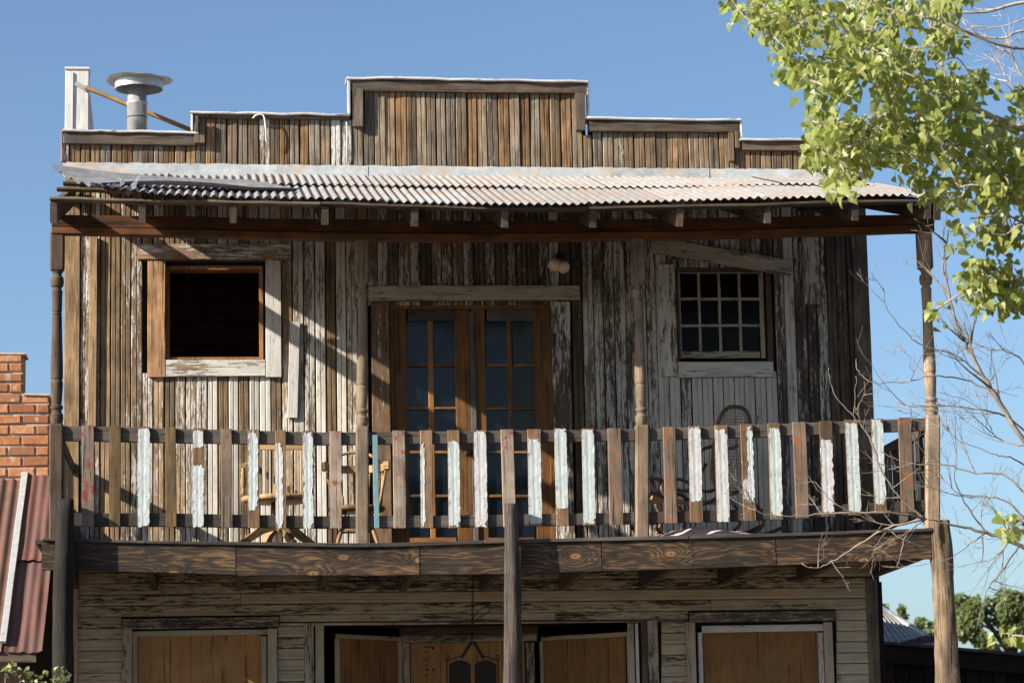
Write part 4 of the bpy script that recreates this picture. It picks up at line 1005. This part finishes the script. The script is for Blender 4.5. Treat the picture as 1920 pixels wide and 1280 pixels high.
# awning
aw = empty('tin_awning', (-2, -1, 3), NB_)
T = 1.87
def awp(x, t, lift=0):
    zt_ = Z(60, 897, yn)
    return V((x, yn-t*T, zt_-t*1.36+lift))
NA = V((0, -.59, .81))
def awsheet(x0, x1, t0, t1, lift, mat, nw, amp=.012):
    def fn(u, v): return awp(x0+(x1-x0)*u, t0+(t1-t0)*v, lift+noise.noise(V((u*3+x0, v*2, 4)))*.02), NA
    return corr('roof_sheet', fn, nw, amp, mat, aw, nv=6)
xs_ = X(44, 900, yn)
awsheet(xs_+.02, X(97, 1000, -.8), 0, .58, .03, m_redroof, 4, .0045); awsheet(xs_+.02, X(97, 1000, -.8), .55, 1.12, 0, m_redroof, 4, .0045)
awsheet(xs_-1.9, xs_, 0, 1.12, 0, m_rustroof, 22, .010)
prism('flashing_strip', awp(xs_+.01, 0, .05), awp(xs_+.01, 1.1, .05), .05, .02, m_strip, aw, n=NA, segs=6, wob=.004)
prism('awning_edge', awp(xs_-1.9, 1.1, -.06), awp(XL-.08, 1.1, -.06), .09, .04, m_raft, aw)
for k_ in range(4): prism('awning_post', V((xs_-1.6+k_*.68, yn-T*1.08, 0)), V((xs_-1.6+k_*.68, yn-T*1.08, awp(0, 1.08).z-.05)), .09, .09, m_raft, aw)

# ================================================================= leaves
LEAF = [(0, 0), (.30, .02), (.50, .22), (.42, .52), (.20, .80), (0, 1.05), (-.20, .80), (-.42, .52), (-.50, .22), (-.30, .02)]
def leafverts(c, size, d, nrm):
    d = d.normalized(); nrm = (nrm-d*nrm.dot(d)).normalized(); s = d.cross(nrm)
    return [c+(s*x+d*y)*size+nrm*(abs(x)*.5*size-.22*size*y*y) for x, y in LEAF]
LF = [(0, 1, 2, 3), (0, 3, 4, 5), (0, 5, 6, 7), (0, 7, 8, 9)]
def rv():
    while True:
        v = V((R.uniform(-1, 1), R.uniform(-1, 1), R.uniform(-1, 1)))
        if .1 < v.length < 1: return v
def leafmass(name, items, mat, parent, **k):
    vs, fs, lv = [], [], []
    for c, s, d, n in items:
        b = len(vs); vs += leafverts(c, s, d, n); fs += [tuple(b+q_ for q_ in f) for f in LF]; lv += [R.random()]*10
    o = mesh(name, vs, fs, mat, parent, **k)
    at = o.data.attributes.new('lv', 'FLOAT', 'POINT'); at.data.foreach_set('value', lv); return o
def inpoly(x, y, pl):
    c = False; j = len(pl)-1
    for i in range(len(pl)):
        if (pl[i][1] > y) != (pl[j][1] > y) and x < (pl[j][0]-pl[i][0])*(y-pl[i][1])/(pl[j][1]-pl[i][1])+pl[i][0]: c = not c
        j = i
    return c
# ================================================================= COTTONWOOD (nearer than the building, right)
cw = empty('cottonwood_tree', P(2330, 1500, -6.2)*1, label='leafy green cottonwood reaching in at the upper right, in front of the porch roof', cat='tree')
tb = P(2330, 1500, -6.2); tb.z = 0
tube('trunk', spline([tb, V((tb.x-.05, tb.y, 2)), P(2290, 700, -6.2), P(2230, 300, -6.2), P(2180, -200, -6.2)]), [.24]*8+[.2]*8+[.15]*9, m_bark, cw, sides=14)
limbs = [[(2230, 300, -6.2), (2050, 270, -6.1), (1900, 235, -6.0), (1780, 180, -5.9), (1680, 130, -5.8), (1590, 80, -5.7), (1480, 20, -5.6), (1380, -20, -5.5)],
         [(1900, 235, -6.0), (1800, 270, -6.3), (1700, 285, -6.4), (1610, 290, -6.5), (1560, 285, -6.5), (1515, 275, -6.5)],
         [(2230, 300, -6.2), (2080, 360, -6.4), (1960, 350, -6.6), (1850, 330, -6.6), (1760, 350, -6.6), (1720, 370, -6.5)],
         [(2200, 100, -6.2), (2040, 80, -6.6), (1900, 90, -6.8), (1760, 40, -6.8), (1640, 10, -6.6), (1560, -20, -6.5)],
         [(1780, 180, -5.9), (1700, 230, -5.5), (1640, 260, -5.3), (1600, 330, -5.2)],
         [(1590, 80, -5.7), (1530, 110, -5.4), (1480, 140, -5.3)],
         [(2260, 500, -6.2), (2100, 470, -6.0), (1960, 440, -5.9), (1880, 400, -5.8), (1820, 410, -5.8)],
         [(2260, 600, -6.2), (2080, 580, -5.9), (1960, 545, -5.8), (1880, 520, -5.7), (1820, 540, -5.7), (1755, 580, -5.6)],
         [(2300, 940, -6.0), (2050, 985, -5.9), (1960, 1000, -5.8), (1900, 990, -5.7)], [(2300, 1150, -6.0), (2050, 1200, -5.9), (1900, 1190, -5.7)],
         [(1680, 130, -5.8), (1640, 60, -5.6), (1600, 10, -5.5)], [(1780, 180, -5.9), (1760, 100, -5.6), (1740, 40, -5.5)]]
LP = []
for i, L in enumerate(limbs):
    pts = spline([P(*p) for p in L], 5); r0_ = .032 if i == 0 else .016
    rad = [max(.006, r0_*(1-j/len(pts))**.9) for j in range(len(pts))]
    tube('branch', pts, rad, m_bark, cw, sides=7)
    LP += [p for p in pts]
CROWN = [(1350, -20), (1352, 8), (1385, 32), (1420, 38), (1440, 62), (1462, 78), (1458, 145), (1475, 158), (1510, 150), (1530, 182), (1538, 205), (1530, 240), (1508, 262), (1508, 292), (1545, 300), (1575, 330), (1565, 350), (1590, 358), (1612, 342), (1640, 312), (1650, 282), (1690, 318), (1700, 345), (1722, 350), (1725, 375), (1750, 372), (1790, 400), (1800, 440), (1830, 445), (1865, 395), (1885, 440), (1940, 460), (1990, 470), (1990, 150), (1930, 175), (1890, 165), (1855, 150), (1840, 105), (1812, 125), (1808, 80), (1790, 30), (1810, -20)]
HOLES = [(1625, 200, 34, 20), (1680, 330, 34, 14), (1850, 190, 26, 26), (1740, 300, 14, 18), (1560, 215, 22, 16), (1760, 330, 14, 20)]
SM = [(1375, 8, 24, 12), (1412, 22, 24, 14), (1440, 48, 14, 14), (1482, 135, 20, 16), (1475, 100, 12, 16), (1530, 278, 22, 12), (1568, 300, 22, 14), (1592, 335, 16, 14), (1545, 190, 10, 12), (1855, 505, 50, 26), (1835, 555, 32, 28), (1900, 550, 30, 40), (1752, 582, 11, 12), (1905, 992, 24, 18), (1898, 1190, 10, 10), (1875, 430, 40, 30)]
clumps = []
tries = 0
while len(clumps) < 390 and tries < 20000:
    tries += 1
    x, y = R.uniform(1345, 1990), R.uniform(-20, 470)
    if not inpoly(x, y, CROWN): continue
    if any(((x-a)/c)**2+((y-b)/d)**2 < 1 for a, b, c, d in HOLES): continue
    if noise.noise(V((x*.014, y*.014, 3))) < (-.20 if y < 300 or x < 1700 else -.36): continue
    clumps.append(P(x, y, -6.1+R.uniform(-1.1, 1.1)))
for a, b, c, d in SM:
    for _ in range(max(1, int(c*d/120))):
        clumps.append(P(a+R.uniform(-c, c)*.8, b+R.uniform(-d, d)*.8, -5.7+R.uniform(-.2, .2)))
items = []; vs, fs = [], []
net = list(LP); rest = []
clumps.sort(key=lambda c: min((p-c).length_squared for p in LP))
for c in clumps:
    nb = min(net, key=lambda p: (p-c).length_squared); net.append(c); net.append(nb.lerp(c, .6))
    if (nb-c).length < .9:
        mid = nb.lerp(c, .5)+rv()*.08
        v_, g_ = tubegeo(spline([nb, mid, c, c+(c-nb).normalized()*.08], 3), [.005, .005, .005, .004, .004, .003, .003, .003, .002, .002], 5, len(vs)); vs += v_; fs += g_
    for _ in range(R.choice([8, 9, 10, 12])):
        d = rv(); d.z = d.z*.6-.55; p = c+rv()*.105
        n = (V((-.55, -.45, .6))+rv()*.75)
        items.append((p, R.triangular(.032, .088, .06), d, n))
mesh('twigs', vs, fs, m_bark, cw, kind='stuff')
fwd = [(it[0]-CAM).dot(fw) for it in items]
order = sorted(range(len(items)), key=lambda i: fwd[i]-10*(items[i][1]-.05)*10)
ind = [i for i in order if not (items[i][0].x > X(1925, 300, -6))][:300]; inds = set(ind)
lm = bpy.data.meshes.new('leaf'); lm.from_pydata([v for v in leafverts(V(), 1, V((0, 0, 1)), V((0, -1, 0)))], [], LF); lm.materials.append(m_leaf)
for i in ind:
    c, s, d, n = items[i]; d = d.normalized(); n = (n-d*n.dot(d)).normalized(); sx_ = d.cross(n)
    o = bpy.data.objects.new('leaf', lm)
    mt = Matrix(((sx_.x*s, -n.x*s, d.x*s, c.x), (sx_.y*s, -n.y*s, d.y*s, c.y), (sx_.z*s, -n.z*s, d.z*s, c.z), (0, 0, 0, 1)))
    link(o, mt, cw)
leafmass('foliage', [items[i] for i in range(len(items)) if i not in inds], m_leaf, cw, kind='stuff')

# ================================================================= BARE TREE
bt_ = empty('bare_tree', (P(2250, 1300, -3).x, -3, 0), label='leafless grey tree whose thin twigs cross the right end of the balcony', cat='tree')
tbx = P(2250, 1300, -3).x
tube('trunk', spline([V((tbx, -3, 0)), V((tbx-.1, -3, 1.5)), P(2190, 1050, -3), P(2080, 950, -3), P(1990, 880, -3)]), [.13]*8+[.1]*8+[.05]*9, m_bark, bt_, sides=12)
y3 = -3.0
BL = [([(1990, 880, y3), (1930, 838, y3), (1867, 745, y3), (1847, 710, y3), (1813, 650, y3), (1792, 600, y3), (1775, 530, y3), (1768, 490, y3), (1782, 420, y3-.1)], .030, 1.),
      ([(1813, 650, y3), (1828, 600, y3), (1836, 560, y3)], .012, .7),
      ([(2120, 980, y3), (1980, 1045, y3), (1910, 1022, y3), (1850, 998, y3), (1790, 985, y3), (1735, 972, y3)], .030, .5),
      ([(1735, 972, y3), (1680, 962, y3-.1), (1600, 960, y3-.1), (1540, 964, y3), (1470, 968, y3), (1425, 960, y3), (1403, 946, y3)], .013, .6),
      ([(1735, 972, y3), (1665, 990, y3), (1612, 1020, y3), (1560, 1052, y3), (1530, 1064, y3), (1503, 1057, y3)], .013, .7),
      ([(1735, 972, y3), (1695, 940, y3), (1655, 885, y3), (1630, 820, y3), (1600, 780, y3), (1566, 740, y3), (1552, 690, y3)], .013, .35),
      ([(1600, 780, y3), (1604, 745, y3), (1605, 705, y3)], .008, .5), ([(1605, 770, y3), (1620, 740, y3), (1621, 716, y3)], .008, .5),
      ([(1867, 745, y3), (1820, 715, y3+.1), (1750, 705, y3), (1700, 715, y3), (1640, 717, y3), (1612, 700, y3), (1604, 672, y3)], .010, .6),
      ([(1847, 710, y3), (1790, 665, y3), (1735, 650, y3), (1700, 625, y3), (1665, 580, y3), (1655, 540, y3)], .010, .7),
      ([(1990, 880, y3), (1900, 790, y3+.2), (1850, 770, y3), (1780, 760, y3), (1720, 762, y3), (1680, 755, y3)], .012, .7),
      ([(1930, 930, y3), (1880, 890, y3), (1820, 885, y3), (1770, 870, y3), (1700, 868, y3), (1650, 845, y3)], .011, .8),
      ([(1980, 1045, y3), (1900, 950, y3), (1850, 930, y3), (1800, 925, y3), (1760, 890, y3)], .011, .8),
      ([(1990, 880, y3), (1930, 700, y3), (1890, 660, y3), (1850, 655, y3)], .012, .8),
      ([(1910, 1022, y3), (1880, 1070, y3), (1850, 1110, y3), (1830, 1180, y3)], .010, .8),
      ([(1850, 998, y3), (1820, 960, y3), (1790, 900, y3), (1795, 850, y3), (1790, 810, y3)], .010, .6),
      ([(1735, 972, y3), (1700, 1000, y3), (1690, 1030, y3), (1683, 1062, y3)], .009, .6), ([(1665, 990, y3), (1640, 1030, y3), (1635, 1060, y3), (1632, 1075, y3)], .008, .6),
      ([(1600, 960, y3), (1560, 940, y3), (1530, 905, y3), (1497, 905, y3)], .006, .6), ([(1990, 880, y3), (1925, 960, y3), (1870, 1040, y3), (1800, 1060, y3)], .010, .9),
      ([(1930, 838, y3), (1870, 820, y3+.2), (1830, 760, y3+.3), (1760, 735, y3+.3)], .009, .9), ([(1850, 998, y3), (1805, 1030, y3+.2), (1770, 1055, y3+.2)], .007, .8),
      ([(1960, 900, y3), (1900, 860, y3-.2), (1860, 850, y3-.2), (1790, 820, y3-.1), (1765, 790, y3)], .009, .9)]
tv, tf = [], []
def grow(p, d, ln, r, lev):
    pts = [p]; n = 6; cur = d.normalized()
    bend = rv()*.20
    for i in range(n):
        cur = (cur+bend*.35+rv()*.09+V((0, 0, .04))).normalized(); pts.append(pts[-1]+cur*ln/n)
    rad = [max(.0013, r*.8*(1-i/(n+1.))) for i in range(n+1)]
    v_, g_ = tubegeo(pts, rad, 4, len(tv)); tv.extend(v_); tf.extend(g_)
    if lev > 0:
        for k_ in range(R.choice([2, 3, 3])):
            i = R.randint(1, n-1); s = rv(); s.y *= .6
            grow(pts[i], (cur+s*1.1), ln*R.uniform(.4, .7), rad[i]*.75, lev-1)
for L, r_, dens in BL:
    pts = spline([P(*p) for p in L], 6); n = len(pts)
    pts = [p+rv()*.008 for p in pts]
    tube('branch', pts, [max(.0028, r_*.72*(1-.8*j/n)) for j in range(n)], m_twig, bt_, sides=6)
    for k_ in range(int(dens*n*.24)):
        i = R.randint(2, n-2); d = (pts[i+1]-pts[i]).normalized(); s = rv(); s.y *= .7
        if P(0, 0, 0) is None: pass
        lim = .32 if pts[i].x < X(1700, 900, -3) else .55
        grow(pts[i], d*.6+s, R.uniform(.2, lim), r_*.35+.0015, 1 if r_ < .009 else 2)
mesh('twigs', tv, tf, m_twig, bt_, kind='stuff')
# bare twigs in the top right corner
t2 = empty('bare_branch_tree', (P(2400, 1400, -5).x, -4.4, 0), label='bare pale twigs crossing the sky in the top right corner beside the leafy crown', cat='tree')
tx2 = P(2400, 1400, -4.4).x
tube('trunk', spline([V((tx2, -4.4, 0)), V((tx2, -4.4, 3)), P(2350, 500, -4.4), P(2250, 100, -4.4)]), [.16]*6+[.12]*6+[.08]*7, m_bark, t2, sides=12)
tv, tf = [], []
for L, r_, dens in (([(2250, 100, -4.4), (2050, 0, -4.4), (1920, 5, -4.4), (1850, 22, -4.4), (1780, 22, -4.4), (1700, 12, -4.4), (1690, 8, -4.4)], .016, .7), ([(2250, 150, -4.4), (2050, 90, -4.4), (1930, 58, -4.4), (1880, 72, -4.4), (1830, 65, -4.4), (1805, 40, -4.4)], .012, .7),
                ([(2300, 300, -4.4), (2050, 180, -4.4), (1930, 150, -4.4), (1900, 110, -4.4), (1880, 90, -4.4)], .012, 1.), ([(2300, 300, -4.4), (2020, 250, -4.4), (1930, 200, -4.4), (1895, 160, -4.4), (1860, 110, -4.4)], .012, 1.), ([(2050, 0, -4.4), (1960, 20, -4.4), (1880, 50, -4.4), (1820, 50, -4.4)], .008, .5)):
    pts = spline([P(*p) for p in L], 6); n = len(pts)
    tube('branch', pts, [max(.004, r_*(1-.7*j/n)) for j in range(n)], m_bark, t2, sides=6)
    for k_ in range(int(dens*n*.35)):
        i = R.randint(n//3, n-2); grow(pts[i], (pts[i+1]-pts[i]).normalized()*.8+rv(), R.uniform(.15, .4), .005, 1)
mesh('twigs', tv, tf, m_bark, t2, kind='stuff')

# ================================================================= RIGHT BACKGROUND
ysd = 5.0
shd = empty('dark_shed', (P(1800, 1250, ysd).x, ysd, 0), label='low dark plank shed behind the right log post', cat='building')
st_ = [(1600, 1196), (1656, 1201), (1920, 1223), (2000, 1230)]; sb_ = [(1600, 1202), (1656, 1207), (1920, 1229), (2000, 1236)]
strip('roof_edge', frange(1600, 2000, 6), st_, sb_, ysd-.15, ysd+3, m_rail, shd)
strip('fascia_board', frange(1600, 2000, 6), off(sb_, .3), off(sb_, 34), ysd-.10, ysd-.05, m_dark, shd)
boxes('wall', [(X(1600, 1250, ysd), X(2000, 1250, ysd), ysd+.02, ysd+3, 0, Z(1800, 1225, ysd))], m_blackw, shd)
px = 1600
while px < 2000:
    a, c = X(px, 1250, ysd), X(px+26, 1250, ysd); vboard('wall_board', a, c, 0, Z(px, interp(sb_, px)+8, ysd), ysd+R.uniform(0, .01), m_dark, shd, .3, 0, bead=False, gap=.01, segs=2); px += 26
yh = 13.0
hs_ = empty('tin_roofed_house', (P(1700, 1200, yh).x, yh, 0), label='house far behind with a pale corrugated tin roof, seen past the building right corner', cat='house')
e0, e1, rg0, rg1 = P(1600, 1206, yh-1), P(1768, 1212, yh-1), P(1600, 1112, yh+2), P(1665, 1147, yh+2)
def fnh(u, v): p = rg0.lerp(rg1, u); q_ = e0.lerp(e1, u); return p.lerp(q_, v), V((0, -.5, .85))
corr('roof', fnh, 13, .035, m_tin, hs_, nv=4)
tube('ridge_cap', [P(1600, 1112, yh+2), P(1662, 1146, yh+1.8), P(1768, 1212, yh-1)], .05, m_pipe, hs_, sides=6)
mesh('dark_gable', [P(1685, 1204, yh-1.6), P(1735, 1190, yh-1.6), P(1752, 1192, yh-1.6), P(1755, 1203, yh-1.6), P(1720, 1207, yh-1.6)]+[P(1685, 1204, yh-1), P(1735, 1190, yh-1), P(1752, 1192, yh-1), P(1755, 1203, yh-1), P(1720, 1207, yh-1)], [(0, 1, 2, 3, 4), (9, 8, 7, 6, 5), (0, 5, 6, 1), (1, 6, 7, 2), (2, 7, 8, 3), (3, 8, 9, 4), (4, 9, 5, 0)], m_raft, hs_)
boxes('wall', [(e0.x, e1.x-.2, yh-.6, yh+4, 0, e0.z-.05)], m_trim, hs_)
# trees behind
def fartree(name, blobs, Y, lab, n, trunkx):
    t = empty(name, (X(trunkx, 1200, Y), Y, 0), label=lab, cat='tree', group='trees behind the shed')
    items = []; k = (DIST+Y)/22.2
    for bx, by, br_ in blobs:
        c = P(bx, by, Y); r_ = br_/5000*(DIST+Y)
        for _ in range(int(n*br_*br_/1000)):
            v = rv(); v = v.normalized()*(v.length**.5); p = c+V((v.x*r_, v.y*r_, v.z*r_*.8))
            if noise.noise(p*1.6) < -.30: continue
            items.append((p, R.uniform(.05, .095), rv(), V((-.4, -.5, .7))+rv()))
    tube('trunk', spline([V((X(trunkx, 1200, Y), Y, 0)), V((X(trunkx, 1200, Y)+.1, Y, 3)), P(blobs[0][0], blobs[0][1]+10, Y)]), [.10]*6+[.05]*4+[.02]*3, m_raft, t)
    for bx, by, br_ in blobs: tube('branch', spline([V((X(trunkx, 1200, Y)+.1, Y, 3)), P((bx+trunkx)/2, by+30, Y), P(bx, by, Y)], 3), [.035]*4+[.02]*3, m_raft, t, sides=5)
    leafmass('crown', items, m_leafd, t)
fartree('leafy_tree', [(1830, 1150, 40), (1880, 1140, 46), (1930, 1150, 50), (1860, 1190, 40), (1810, 1180, 26), (1990, 1160, 60), (1905, 1180, 40), (1800, 1125, 14)], 22, 'large green leafy tree behind the shed, right of the pale log post', 800, 1890)
fartree('leafy_tree', [(1745, 1185, 20), (1728, 1168, 13), (1712, 1180, 10)], 20, 'small green tree peeking over the tin roof left of the pale log post', 700, 1735)
fartree('leafy_tree', [(1690, 1142, 6), (1693, 1155, 6), (1657, 1140, 6)], 21, 'thin green tree tip just right of the building edge', 1500, 1690)

# small vine at bottom left
vn = empty('garden_vine', (X(40, 1260, -2.6), -2.6, 0), label='small green vine leaves at the bottom left corner beneath the red tin awning', cat='plant')
items = []; vs, fs = [], []
for (a, b, sp) in ((10, 1262, 22), (38, 1268, 24), (70, 1272, 22), (100, 1268, 18), (-20, 1270, 30), (122, 1275, 10)):
    c = P(a, b, -2.6); bs = V((c.x, -2.6, 0))
    v_, g_ = tubegeo(spline([bs, bs.lerp(c, .5)+rv()*.06, c], 5), .005, 4, len(vs)); vs += v_; fs += g_
    for _ in range(13): items.append((c+V((R.uniform(-1, 1)*sp/245, R.uniform(-.12, .12), R.uniform(-1, 1)*.07)), R.uniform(.025, .045), rv(), V((-.3, -.6, .6))+rv()*.7))
    for _ in range(8): items.append((bs.lerp(c, R.random())+rv()*.12, R.uniform(.025, .045), rv(), V((-.3, -.6, .6))+rv()*.7))
mesh('stems', vs, fs, m_bark, vn); leafmass('foliage', items, m_leafd, vn, kind='stuff')
